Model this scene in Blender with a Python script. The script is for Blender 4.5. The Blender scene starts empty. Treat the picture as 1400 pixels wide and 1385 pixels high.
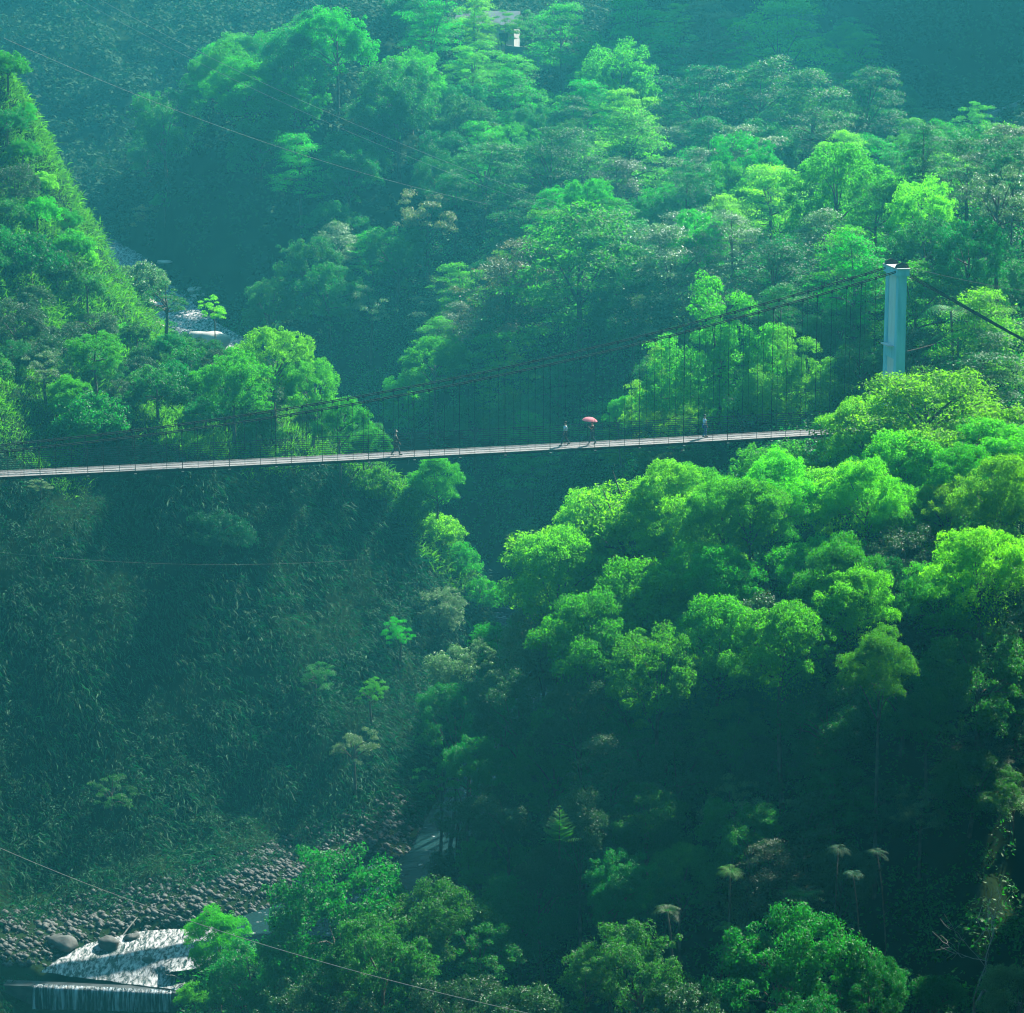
import bpy, math, random
import numpy as np
from mathutils import Vector

random.seed(7)
RNG = np.random.default_rng(11)
rad = math.radians
sc = bpy.context.scene
COL = sc.collection

# ------------------------------------------------------------------ camera model
PITCH = rad(12.0)
CAMZ = 64.0
FPX = 3970.0
CU, CV = 700.0, 692.5
FW = np.array([0, math.cos(PITCH), -math.sin(PITCH)])
UP = np.array([0, math.sin(PITCH), math.cos(PITCH)])


def P(px, py, D):
    """picture position (1400 x 1385 frame) at depth D -> a point of the valley"""
    u = (px - CU) / FPX
    v = (CV - py) / FPX
    return np.array([0, 0, CAMZ]) + D * (FW + np.array([u, 0, 0]) + v * UP)


def proj(p):
    q = np.asarray(p, float) - np.array([0, 0, CAMZ])
    D = q @ FW
    return CU + FPX * q[..., 0] / D, CV - FPX * (q @ UP) / D, D


cam = bpy.data.cameras.new("camera")
cam_o = bpy.data.objects.new("camera", cam)
COL.objects.link(cam_o)
cam_o.location = (0, 0, CAMZ)
cam_o.rotation_euler = (math.pi / 2 - PITCH, 0, 0)
cam.sensor_width = 36.0
cam.sensor_fit = 'HORIZONTAL'
cam.lens = FPX / 1400 * 36.0
cam.clip_start = 1.0
cam.clip_end = 3000
sc.camera = cam_o

# ------------------------------------------------------------------ light
SUN_AZ, SUN_EL = rad(38), rad(40)
sd = Vector((math.sin(SUN_AZ) * math.cos(SUN_EL), math.cos(SUN_AZ) * math.cos(SUN_EL), math.sin(SUN_EL)))
sun = bpy.data.lights.new("sun", 'SUN')
sun.energy = 5.0
sun.angle = rad(0.5)
sun.color = (1.0, 0.95, 0.84)
sun_o = bpy.data.objects.new("sun", sun)
COL.objects.link(sun_o)
sun_o.rotation_euler = sd.to_track_quat('Z', 'Y').to_euler()
sun_o.location = (40, 60, 200)

w = bpy.data.worlds.new("World")
sc.world = w
w.use_nodes = True
nt = w.node_tree
nt.nodes.clear()
out = nt.nodes.new('ShaderNodeOutputWorld')
bg = nt.nodes.new('ShaderNodeBackground')
sky = nt.nodes.new('ShaderNodeTexSky')
sky.sky_type = 'NISHITA'
sky.sun_disc = False
sky.sun_elevation = SUN_EL
sky.sun_rotation = SUN_AZ
sky.altitude = 600
sky.air_density = 1.0
sky.dust_density = 1.5
sky.ozone_density = 2.0
bg.inputs['Strength'].default_value = 0.08
tint = nt.nodes.new('ShaderNodeMix')          # light of a sky seen through the blue-green valley air
tint.data_type = 'RGBA'
tint.blend_type = 'MULTIPLY'
tint.inputs['Factor'].default_value = 1.0
tint.inputs['B'].default_value = (0.5, 0.98, 0.95, 1)
nt.links.new(sky.outputs[0], tint.inputs['A'])
nt.links.new(tint.outputs['Result'], bg.inputs['Color'])
nt.links.new(bg.outputs[0], out.inputs['Surface'])

sc.view_settings.view_transform = 'Standard'
sc.view_settings.look = 'None'
sc.view_settings.exposure = 1.75
sc.view_settings.gamma = 1.0
sc.cycles.use_denoising = True
sc.cycles.denoiser = 'OPENIMAGEDENOISE'
sc.cycles.max_bounces = 5
sc.cycles.diffuse_bounces = 3
sc.cycles.glossy_bounces = 2
sc.cycles.transmission_bounces = 3
sc.cycles.transparent_max_bounces = 4
sc.cycles.volume_bounces = 0
sc.cycles.use_adaptive_sampling = True
sc.cycles.adaptive_threshold = 0.02
sc.render.filter_size = 1.1
sc.cycles.filter_width = 1.1
sc.cycles.sample_clamp_indirect = 4.0
sc.cycles.caustics_reflective = False
sc.cycles.caustics_refractive = False

# ------------------------------------------------------------------ materials
MATS = {}


def new_mat(name):
    m = bpy.data.materials.new(name)
    m.use_nodes = True
    m.node_tree.nodes.clear()
    o = m.node_tree.nodes.new('ShaderNodeOutputMaterial')
    MATS[name] = m
    return m, m.node_tree, o


def N(t, kind, **kw):
    n = t.nodes.new(kind)
    for k, v in kw.items():
        setattr(n, k, v)
    return n


def leaf_mat(name, c1, c2, trans=0.4, rough=0.5, spec=0.35, tgain=2.1):
    """leaf: colour varies leaf by leaf and plant by plant, light comes through"""
    m, t, o = new_mat(name)
    geo = N(t, 'ShaderNodeNewGeometry')
    oi = N(t, 'ShaderNodeObjectInfo')
    mx = N(t, 'ShaderNodeMix', data_type='RGBA')
    mx.inputs['A'].default_value = (*c1, 1)
    mx.inputs['B'].default_value = (*c2, 1)
    t.links.new(geo.outputs['Random Per Island'], mx.inputs['Factor'])
    hs = N(t, 'ShaderNodeHueSaturation')
    mr = N(t, 'ShaderNodeMapRange')
    mr.inputs['To Min'].default_value = 0.492
    mr.inputs['To Max'].default_value = 0.522
    t.links.new(oi.outputs['Random'], mr.inputs['Value'])
    t.links.new(mr.outputs[0], hs.inputs['Hue'])
    m2 = N(t, 'ShaderNodeMath', operation='MULTIPLY_ADD')
    m2.inputs[1].default_value = 0.5
    m2.inputs[2].default_value = 0.75
    fr = N(t, 'ShaderNodeMath', operation='FRACT')
    m3 = N(t, 'ShaderNodeMath', operation='MULTIPLY')
    m3.inputs[1].default_value = 7.31
    t.links.new(oi.outputs['Random'], m3.inputs[0])
    t.links.new(m3.outputs[0], fr.inputs[0])
    t.links.new(fr.outputs[0], m2.inputs[0])
    t.links.new(m2.outputs[0], hs.inputs['Value'])
    t.links.new(mx.outputs['Result'], hs.inputs['Color'])
    pb = N(t, 'ShaderNodeBsdfPrincipled')
    pb.inputs['Roughness'].default_value = rough
    pb.inputs['Specular IOR Level'].default_value = spec
    t.links.new(hs.outputs[0], pb.inputs['Base Color'])
    tr = N(t, 'ShaderNodeBsdfTranslucent')
    h2 = N(t, 'ShaderNodeHueSaturation')
    h2.inputs['Hue'].default_value = 0.497
    h2.inputs['Saturation'].default_value = 1.1
    h2.inputs['Value'].default_value = tgain
    t.links.new(hs.outputs[0], h2.inputs['Color'])
    t.links.new(h2.outputs[0], tr.inputs['Color'])
    ms = N(t, 'ShaderNodeMixShader')
    ms.inputs[0].default_value = trans
    t.links.new(pb.outputs[0], ms.inputs[1])
    t.links.new(tr.outputs[0], ms.inputs[2])
    t.links.new(ms.outputs[0], o.inputs['Surface'])
    return m


def plain_mat(name, c1, c2=None, rough=0.7, scale=1.0, spec=0.3, metal=0.0, bump=0.0, detail=5, stretch=None):
    m, t, o = new_mat(name)
    pb = N(t, 'ShaderNodeBsdfPrincipled')
    pb.inputs['Roughness'].default_value = rough
    pb.inputs['Specular IOR Level'].default_value = spec
    pb.inputs['Metallic'].default_value = metal
    c2 = c2 or tuple(x * 0.7 for x in c1)
    tc = N(t, 'ShaderNodeTexCoord')
    no = N(t, 'ShaderNodeTexNoise')
    no.inputs['Scale'].default_value = scale
    no.inputs['Detail'].default_value = detail
    src = tc.outputs['Object']
    if stretch:
        mp = N(t, 'ShaderNodeMapping')
        mp.inputs['Scale'].default_value = stretch
        t.links.new(src, mp.inputs[0])
        src = mp.outputs[0]
    t.links.new(src, no.inputs['Vector'])
    cr = N(t, 'ShaderNodeValToRGB')
    cr.color_ramp.elements[0].position = 0.35
    cr.color_ramp.elements[1].position = 0.65
    cr.color_ramp.elements[0].color = (*c2, 1)
    cr.color_ramp.elements[1].color = (*c1, 1)
    t.links.new(no.outputs['Fac'], cr.inputs[0])
    t.links.new(cr.outputs[0], pb.inputs['Base Color'])
    if bump:
        b = N(t, 'ShaderNodeBump')
        b.inputs['Strength'].default_value = bump
        b.inputs['Distance'].default_value = 0.1
        t.links.new(no.outputs['Fac'], b.inputs['Height'])
        t.links.new(b.outputs[0], pb.inputs['Normal'])
    t.links.new(pb.outputs[0], o.inputs['Surface'])
    return m


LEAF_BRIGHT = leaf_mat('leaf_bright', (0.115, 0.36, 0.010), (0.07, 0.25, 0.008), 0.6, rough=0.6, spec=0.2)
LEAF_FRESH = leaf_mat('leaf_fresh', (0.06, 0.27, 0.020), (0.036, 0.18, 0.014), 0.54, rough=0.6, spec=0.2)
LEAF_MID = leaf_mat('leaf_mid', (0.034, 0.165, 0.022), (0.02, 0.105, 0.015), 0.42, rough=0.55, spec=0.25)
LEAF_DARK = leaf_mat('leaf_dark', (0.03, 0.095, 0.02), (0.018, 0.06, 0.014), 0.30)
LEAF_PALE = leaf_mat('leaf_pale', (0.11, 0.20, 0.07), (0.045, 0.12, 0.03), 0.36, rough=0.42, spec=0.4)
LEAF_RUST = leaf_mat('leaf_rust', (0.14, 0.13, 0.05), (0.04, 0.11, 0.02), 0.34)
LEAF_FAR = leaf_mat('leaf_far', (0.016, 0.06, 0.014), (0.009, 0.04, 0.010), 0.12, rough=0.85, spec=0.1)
GRASS_LIT = leaf_mat('lit_grass_blade', (0.07, 0.24, 0.014), (0.035, 0.13, 0.010), 0.45, rough=0.7, spec=0.15)  # bright grass, sunlight on the spur rim put into its colour
GRASS_DARK = leaf_mat('vine_and_shaded_grass', (0.013, 0.10, 0.026), (0.008, 0.058, 0.018), 0.22, rough=0.7, spec=0.15)  # creeper leaves, and cliff grass with its shade put into the colour
BARK = plain_mat('bark', (0.12, 0.095, 0.07), (0.05, 0.04, 0.03), 0.9, 3.0, bump=0.6)
BARK_PALE = plain_mat('bark_pale', (0.36, 0.34, 0.29), (0.22, 0.21, 0.18), 0.9, 3.0, bump=0.4)
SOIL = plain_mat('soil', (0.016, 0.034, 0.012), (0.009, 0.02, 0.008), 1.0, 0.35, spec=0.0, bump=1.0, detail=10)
ROCK = plain_mat('river_rock', (0.085, 0.09, 0.082), (0.03, 0.034, 0.03), 0.75, 1.5, bump=0.7, detail=8)  # stones darkened in their colour to stand in for shade on the bank
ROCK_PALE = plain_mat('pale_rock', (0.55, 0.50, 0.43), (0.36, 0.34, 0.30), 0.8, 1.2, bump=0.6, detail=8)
DECK = plain_mat('deck_boards', (0.21, 0.192, 0.186), (0.13, 0.12, 0.117), 0.7, 2.5, detail=8, stretch=(3, 14, 1))
RUST = plain_mat('rusty_steel', (0.045, 0.02, 0.017), (0.022, 0.013, 0.012), 0.85, 4.0, spec=0.1)
CABLE = plain_mat('cable_steel', (0.05, 0.028, 0.024), (0.022, 0.016, 0.015), 0.8, 6.0, spec=0.1)
WIRE = plain_mat('rail_wire', (0.06, 0.06, 0.06), (0.03, 0.033, 0.035), 0.7, 4.0, spec=0.2)
PALEWIRE = plain_mat('pale_wire', (0.25, 0.25, 0.21), (0.18, 0.18, 0.15), 0.5, 4.0, metal=0.2)
PAINT = plain_mat('tower_paint', (0.38, 0.76, 0.86), (0.27, 0.62, 0.72), 0.6, 0.9, detail=9, stretch=(3, 3, 0.5), bump=0.15)
PANEL = plain_mat('panel_paint', (0.82, 0.86, 0.82), (0.70, 0.76, 0.72), 0.65, 0.9, detail=8, stretch=(3, 3, 0.5))
CONCRETE = plain_mat('concrete', (0.22, 0.23, 0.23), (0.13, 0.14, 0.14), 0.85, 1.2, detail=9, bump=0.2)
CAPM = plain_mat('cap_concrete', (0.68, 0.62, 0.58), (0.5, 0.45, 0.42), 0.8, 2.0, detail=7)
DAMP = plain_mat('damp_concrete', (0.07, 0.08, 0.08), (0.03, 0.035, 0.035), 0.5, 1.2, detail=9, bump=0.3)
WHITEWALL = plain_mat('white_wall', (0.45, 0.43, 0.41), (0.32, 0.31, 0.30), 0.8, 0.8)
ROOFM = plain_mat('grey_roof', (0.14, 0.15, 0.16), (0.09, 0.10, 0.11), 0.6, 1.2)
DARKGLASS = plain_mat('dark_window', (0.03, 0.04, 0.05), None, 0.15, 1.0, spec=0.5)
SKIN = plain_mat('skin', (0.42, 0.25, 0.17), (0.38, 0.22, 0.15), 0.6, 5)
HAIR = plain_mat('hair', (0.015, 0.012, 0.01), None, 0.6, 20)
WHITECLOTH = plain_mat('pale_blue_cloth', (0.55, 0.70, 0.82), (0.45, 0.60, 0.74), 0.85, 4)
SKYCLOTH = plain_mat('light_blue_cloth', (0.40, 0.62, 0.80), (0.32, 0.52, 0.70), 0.85, 4)
BLUECLOTH = plain_mat('blue_trousers', (0.05, 0.13, 0.30), (0.035, 0.09, 0.22), 0.9, 4)
GREYCLOTH = plain_mat('grey_trousers', (0.06, 0.075, 0.10), (0.04, 0.05, 0.07), 0.9, 4)
REDCLOTH = plain_mat('dark_red_cloth', (0.11, 0.025, 0.03), (0.07, 0.018, 0.022), 0.9, 4)
CAMO = plain_mat('patterned_cloth', (0.15, 0.12, 0.10), (0.035, 0.04, 0.045), 0.9, 7, detail=2)
SHOE = plain_mat('shoe', (0.02, 0.018, 0.017), None, 0.6, 8)


def umbrella_mat():
    m, t, o = new_mat('pink_nylon')
    d = N(t, 'ShaderNodeBsdfDiffuse')
    d.inputs[0].default_value = (0.80, 0.30, 0.34, 1)
    tr = N(t, 'ShaderNodeBsdfTranslucent')
    tr.inputs[0].default_value = (0.85, 0.28, 0.33, 1)
    s = N(t, 'ShaderNodeMixShader')
    s.inputs[0].default_value = 0.4
    t.links.new(d.outputs[0], s.inputs[1])
    t.links.new(tr.outputs[0], s.inputs[2])
    t.links.new(s.outputs[0], o.inputs[0])
    return m


PINK = umbrella_mat()


def water_mat(name, deep, foam, lo, hi, scale, stretch, rough=0.12, bump=0.6):
    m, t, o = new_mat(name)
    tc = N(t, 'ShaderNodeTexCoord')
    mp = N(t, 'ShaderNodeMapping')
    mp.inputs['Scale'].default_value = stretch
    t.links.new(tc.outputs['Object'], mp.inputs[0])
    no = N(t, 'ShaderNodeTexNoise')
    no.inputs['Scale'].default_value = scale
    no.inputs['Detail'].default_value = 9
    no.inputs['Roughness'].default_value = 0.68
    no.inputs['Distortion'].default_value = 0.4
    t.links.new(mp.outputs[0], no.inputs['Vector'])
    cr = N(t, 'ShaderNodeValToRGB')
    cr.color_ramp.elements[0].position = lo
    cr.color_ramp.elements[1].position = hi
    t.links.new(no.outputs['Fac'], cr.inputs[0])
    wp = N(t, 'ShaderNodeBsdfPrincipled')
    wp.inputs['Base Color'].default_value = (*deep, 1)
    wp.inputs['Roughness'].default_value = rough
    wp.inputs['IOR'].default_value = 1.33
    b = N(t, 'ShaderNodeBump')
    b.inputs['Strength'].default_value = bump
    b.inputs['Distance'].default_value = 0.25
    t.links.new(no.outputs['Fac'], b.inputs['Height'])
    t.links.new(b.outputs[0], wp.inputs['Normal'])
    fo = N(t, 'ShaderNodeBsdfPrincipled')
    fo.inputs['Base Color'].default_value = (*foam, 1)
    fo.inputs['Roughness'].default_value = 0.6
    t.links.new(b.outputs[0], fo.inputs['Normal'])
    ms = N(t, 'ShaderNodeMixShader')
    t.links.new(cr.outputs[0], ms.inputs[0])
    t.links.new(wp.outputs[0], ms.inputs[1])
    t.links.new(fo.outputs[0], ms.inputs[2])
    t.links.new(ms.outputs[0], o.inputs[0])
    return m


RIVER = water_mat('river_water', (0.012, 0.04, 0.04), (0.50, 0.485, 0.475), 0.44, 0.62, 4.5, (1.0, 0.28, 1), 0.25, 0.7)
RIVERDARK = water_mat('pool_water', (0.01, 0.035, 0.035), (0.8, 0.8, 0.8), 0.60, 0.74, 1.2, (0.6, 0.8, 1), 0.15, 0.5)
FALLS = water_mat('falling_water', (0.01, 0.03, 0.035), (0.55, 0.66, 0.70), 0.47, 0.68, 1.0, (7.0, 1.0, 0.45), 0.2, 0.6)

# ------------------------------------------------------------------ mesh helpers


def np_mesh(name, V, F, smooth=False):
    """V (n,3); F (m,k) equal-size faces"""
    V = np.asarray(V, np.float32)
    F = np.asarray(F, np.int32)
    me = bpy.data.meshes.new(name)
    k = F.shape[1]
    me.vertices.add(len(V))
    me.vertices.foreach_set('co', V.ravel())
    me.loops.add(F.size)
    me.loops.foreach_set('vertex_index', F.ravel())
    me.polygons.add(len(F))
    me.polygons.foreach_set('loop_start', np.arange(0, F.size, k, dtype=np.int32))
    me.polygons.foreach_set('loop_total', np.full(len(F), k, np.int32))
    me.polygons.foreach_set('use_smooth', np.full(len(F), bool(smooth)))
    me.update(calc_edges=True)
    return me


def link(name, me, mat=None, parent=None, loc=None, rotz=None):
    o = bpy.data.objects.new(name, me)
    COL.objects.link(o)
    if mat is not None:
        if len(me.materials) == 0:
            me.materials.append(mat)
        else:
            o.material_slots[0].link = 'OBJECT'
            o.material_slots[0].material = mat
    if parent is not None:
        o.parent = parent
    if loc is not None:
        o.location = loc
    if rotz is not None:
        o.rotation_euler = (0, 0, rotz)
    return o


def tag(o, label=None, cat=None, group=None, kind=None):
    if label:
        o['label'] = label
    if cat:
        o['category'] = cat
    if group:
        o['group'] = group
    if kind:
        o['kind'] = kind
    return o


def thing(name, label, cat, loc=(0, 0, 0), rotz=0, group=None):
    o = bpy.data.objects.new(name, None)
    COL.objects.link(o)
    o.empty_display_size = 0.5
    o.location = loc
    o.rotation_euler = (0, 0, rotz)
    return tag(o, label, cat, group)


class MB:
    """collects quads into one mesh"""

    def __init__(s):
        s.V, s.F, s.n = [], [], 0

    def add(s, V, F):
        V = np.asarray(V, float)
        s.V.append(V)
        s.F.append(np.asarray(F, int) + s.n)
        s.n += len(V)
        return s

    def box(s, c, size, ax=None, taper=1.0):
        """box with centre c; ax = 3 axes; taper scales the bottom"""
        hx, hy, hz = [q / 2 for q in size]
        v = np.array([[sx * hx * (taper if sz < 0 else 1), sy * hy * (taper if sz < 0 else 1), sz * hz]
                      for sz in (-1, 1) for sx, sy in ((-1, -1), (1, -1), (1, 1), (-1, 1))])
        if ax is not None:
            v = v @ np.array(ax)
        f = [(0, 3, 2, 1), (4, 5, 6, 7), (0, 1, 5, 4), (1, 2, 6, 5), (2, 3, 7, 6), (3, 0, 4, 7)]
        return s.add(v + np.asarray(c), f)

    def tube(s, pts, r, seg=6, cap=True):
        pts = np.asarray(pts, float)
        n = len(pts)
        r = np.full(n, r) if np.isscalar(r) else np.asarray(r, float)
        tan = np.gradient(pts, axis=0)
        tan /= np.linalg.norm(tan, axis=1)[:, None] + 1e-9
        ref = np.array([0, 0, 1.0]) if abs(tan[0][2]) < 0.9 else np.array([1.0, 0, 0])
        a = np.cross(tan, ref)
        a /= np.linalg.norm(a, axis=1)[:, None] + 1e-9
        b = np.cross(tan, a)
        th = np.arange(seg) * 2 * math.pi / seg
        V = pts[:, None, :] + r[:, None, None] * (np.cos(th)[None, :, None] * a[:, None, :] + np.sin(th)[None, :, None] * b[:, None, :])
        V = V.reshape(-1, 3)
        i = np.arange(n - 1)[:, None] * seg
        j = np.arange(seg)[None, :]
        F = np.stack([i + j, i + (j + 1) % seg, i + seg + (j + 1) % seg, i + seg + j], -1).reshape(-1, 4)
        s.add(V, F)
        if cap and seg == 6:
            for base in (0, (n - 1) * seg):
                k = s.n - len(V) + base
                s.F.append(np.array([[k, k + 1, k + 2, k + 3], [k, k + 3, k + 4, k + 5]]))
        return s

    def build(s, name, mat, parent=None, smooth=False, **kw):
        me = np_mesh(name, np.concatenate(s.V), np.concatenate(s.F), smooth)
        return link(name, me, mat, parent, **kw)


def unit(v):
    v = np.asarray(v, float)
    return v / (np.linalg.norm(v, axis=-1, keepdims=True) + 1e-9)


def leaf_quads(C, Nn, size, aspect=0.5, rng=RNG, axis=None, fold=0.0):
    """rhombic leaves at C facing Nn"""
    n = len(C)
    Nn = unit(Nn)
    t = rng.normal(size=(n, 3)) if axis is None else axis
    t = t - (t * Nn).sum(1)[:, None] * Nn
    t = unit(t)
    b = np.cross(Nn, t)
    s = np.broadcast_to(np.asarray(size, float), (n,))[:, None]
    v0 = C - t * s * 0.5
    v1 = C + b * s * aspect * 0.5 - t * s * 0.08 + Nn * s * fold
    v2 = C + t * s * 0.5 - Nn * s * 0.06
    v3 = C - b * s * aspect * 0.5 - t * s * 0.08 + Nn * s * fold
    V = np.stack([v0, v1, v2, v3], 1).reshape(-1, 3)
    F = np.arange(4 * n).reshape(-1, 4)
    return V, F


def sphere_dirs(n, rng):
    return unit(rng.normal(size=(n, 3)))


# ------------------------------------------------------------------ terrain
CTRL = []


def g(px, py, D):
    CTRL.append(P(px, py, D))


def gw(x, y, z):
    CTRL.append(np.array([x, y, z], float))


# left spur foot, face, crest
for a in [(0, 1260, 181), (130, 1225, 185), (250, 1180, 189), (420, 1130, 195), (555, 1085, 199), (630, 960, 211),
          (690, 838, 221),
          (0, 1100, 187), (250, 1040, 194), (450, 1010, 199),
          (0, 950, 191), (250, 900, 197), (450, 900, 203), (560, 860, 209),
          (0, 780, 195), (250, 770, 201), (450, 770, 207), (590, 770, 214),
          (0, 650, 199), (250, 645, 204), (440, 645, 211), (550, 680, 219), (640, 765, 221),
          (0, 570, 206), (250, 570, 214), (430, 590, 221),
          (100, 510, 222), (300, 510, 229), (30, 420, 226), (20, 320, 231), (-25, 220, 235), (-25, 60, 240), (-90, 0, 243),
          (58, 300, 236), (120, 430, 234), (18, 190, 240),
          (280, 530, 236), (390, 540, 232)]:
    g(*a)
for a in [(-28, 268, 15), (-8, 252, 11), (-48, 275, 20), (-62, 290, 27),
          (-50, 205, 38), (-70, 215, 52), (-90, 260, 66), (-110, 200, 66), (-80, 300, 42), (-95, 330, 40), (-75, 158, 27),
          (-110, 160, 45), (-55, 160, 8), (-70, 120, 6), (-110, 110, 40), (-140, 60, 60), (-85, 75, 8)]:
    gw(*a)
# river bed (centre line x, y, z, half width)
RIV = []
for a, hw in [((120, 1385, 172), 5.0), ((150, 1339, 174.5), 4.2), ((200, 1303, 177.3), 3.6), ((330, 1280, 179), 2.8), ((600, 1190, 189), 3.2),
              ((655, 1095, 200), 2.6), ((735, 945, 213), 2.4), ((725, 850, 226), 2.2), ((600, 752, 247), 2.2)]:
    p = P(*a)
    RIV.append((p[0], p[1], p[2], hw))
RIV[0] = (RIV[0][0], RIV[1][1] - 5.0, RIV[1][2] - 2.0, 5.0)
RIV = [(-60, 95, -4, 6), (-38, 130, -3, 6), (RIV[0][0] - 4, RIV[0][1] - 12, RIV[0][2] - 0.1, 5.5)] + RIV
RIV.append((-14, 264, 11.5, 2.2))
for a, hw in [((280, 465, 290), 4.0), ((190, 405, 312), 4.5), ((150, 352, 334), 4.0)]:
    p = P(*a)
    RIV.append((p[0], p[1], p[2], hw))
RIV.append((-72, 372, 27, 4))
RIV.append((-120, 400, 33, 4))
RIV = np.array(RIV)
NEAR_POOL = 3            # RIV[3] is the pool under the weir, RIV[4] its crest
for r in RIV:
    gw(r[0], r[1], r[2] - 0.5)
# gravel bank between river and cliff foot
for a in [(60, 1300, 178), (200, 1255, 182), (350, 1200, 187), (480, 1150, 193)]:
    g(*a)
# right bank
for a in [(700, 1215, 181), (690, 1120, 194), (800, 1230, 173), (900, 1230, 169), (1050, 1240, 165), (1200, 1240, 163), (1390, 1240, 161),
          (760, 1030, 187), (900, 1030, 176), (1100, 1030, 169), (1350, 1030, 165),
          (740, 890, 205), (850, 880, 185), (1100, 840, 179), (1350, 840, 175),
          (1000, 730, 192), (1200, 700, 187), (1380, 700, 183),
          (1222, 600, 202), (1130, 600, 205), (1000, 625, 215), (860, 650, 224), (740, 760, 236), (700, 650, 254), (610, 690, 250),
          (600, 600, 258), (1390, 600, 206),
          (1000, 460, 242), (800, 460, 252), (650, 460, 268), (560, 490, 284), (1350, 460, 226), (1200, 440, 228),
          (1200, 310, 272), (1000, 310, 280), (850, 310, 288), (700, 310, 298), (560, 350, 296), (440, 420, 292), (520, 270, 312),
          (1370, 260, 285), (1280, 215, 312), (1100, 175, 330), (950, 160, 338), (800, 150, 340), (620, 170, 334), (540, 180, 332),
          (650, 60, 358), (780, 60, 362), (1000, 40, 372), (1120, 90, 360), (860, 0, 388), (600, -30, 400),
          # dip, then the dark mountain behind on the right
          (1230, 190, 352), (1380, 215, 340), (1250, 150, 386), (1400, 160, 376), (1250, 60, 398), (1400, 60, 390), (1250, -30, 410), (1420, -30, 402),
          # hazy cliff spur on the left of the forest
          (246, 425, 312), (330, 435, 306), (420, 440, 300), (252, 330, 317), (330, 330, 313), (420, 330, 309),
          (258, 240, 322), (330, 190, 322), (430, 170, 320), (480, 110, 328), (300, 150, 330), (400, 100, 337), (470, 50, 350), (520, 20, 365),
          # far side of the upper valley
          (200, 300, 348), (130, 320, 345), (60, 320, 352), (210, 250, 362), (100, 250, 360), (220, 130, 384), (100, 150, 380), (100, 50, 398),
          (250, 50, 406), (380, 20, 415), (100, -40, 418), (300, -60, 440)]:
    g(*a)
gw(20, 125, 5); gw(4, 128, 3); gw(-8, 140, 2); gw(30, 120, 8); gw(20, 150, 3.5); gw(2, 155, 2.2); gw(30, 155, 6); gw(-10, 158, 1); gw(0, 95, 14); gw(35, 90, 20); gw(-30, 90, 4)
gw(0, 50, 40); gw(0, 0, 60); gw(60, 0, 66); gw(-60, 20, 45); gw(0, -40, 75); gw(70, 120, 42); gw(52, 165, 30); gw(60, 180, 44); gw(60, 220, 46); gw(45, 150, 12)
gw(90, 200, 66); gw(120, 120, 85); gw(80, 280, 62); gw(130, 300, 95); gw(130, 200, 95); gw(70, 340, 60)
gw(72, 398, 105); gw(100, 410, 140); gw(140, 420, 148); gw(75, 425, 140); gw(20, 430, 72); gw(60, 440, 105); gw(0, 470, 88); gw(40, 500, 112)
gw(-60, 450, 84); gw(-110, 440, 70); gw(-160, 420, 80); gw(-60, 520, 112); gw(-140, 520, 112); gw(-200, 500, 112); gw(100, 520, 112); gw(200, 500, 112)
gw(200, 300, 112); gw(200, 100, 112); gw(-200, 300, 112); gw(-200, 200, 112); gw(-200, 60, 95); gw(200, 0, 95)
gw(-140, 330, 62); gw(-150, 260, 92)
CT = np.array(CTRL)
C_MQ = 3.0


def phi(d2):
    return np.sqrt(d2 + C_MQ * C_MQ)


def fit():
    n = len(CT)
    X = CT[:, :2] / 1.0
    d2 = ((X[:, None] - X[None]) ** 2).sum(-1)
    A = phi(d2) + np.eye(n) * (-0.25)
    Pm = np.c_[np.ones(n), X / 100]
    M = np.block([[A, Pm], [Pm.T, np.zeros((3, 3))]])
    return np.linalg.solve(M, np.r_[CT[:, 2], np.zeros(3)])


WT = fit()


def riv_dist(x, y):
    """distance to the river line, water level, half width, side (+ = right bank looking upstream)"""
    best = np.full(x.shape, 1e9)
    lev = np.zeros(x.shape)
    hw = np.zeros(x.shape)
    side = np.zeros(x.shape)
    for a, b in zip(RIV[:-1], RIV[1:]):
        d = b[:2] - a[:2]
        L2 = d @ d
        t = np.clip(((x - a[0]) * d[0] + (y - a[1]) * d[1]) / L2, 0, 1)
        qx, qy = a[0] + t * d[0], a[1] + t * d[1]
        dist = np.hypot(x - qx, y - qy)
        m = dist < best
        best = np.where(m, dist, best)
        lev = np.where(m, a[2] + t * (b[2] - a[2]), lev)
        hw = np.where(m, a[3] + t * (b[3] - a[3]), hw)
        side = np.where(m, -np.sign(d[0] * (y - a[1]) - d[1] * (x - a[0])), side)
    return best, lev, hw, side


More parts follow.
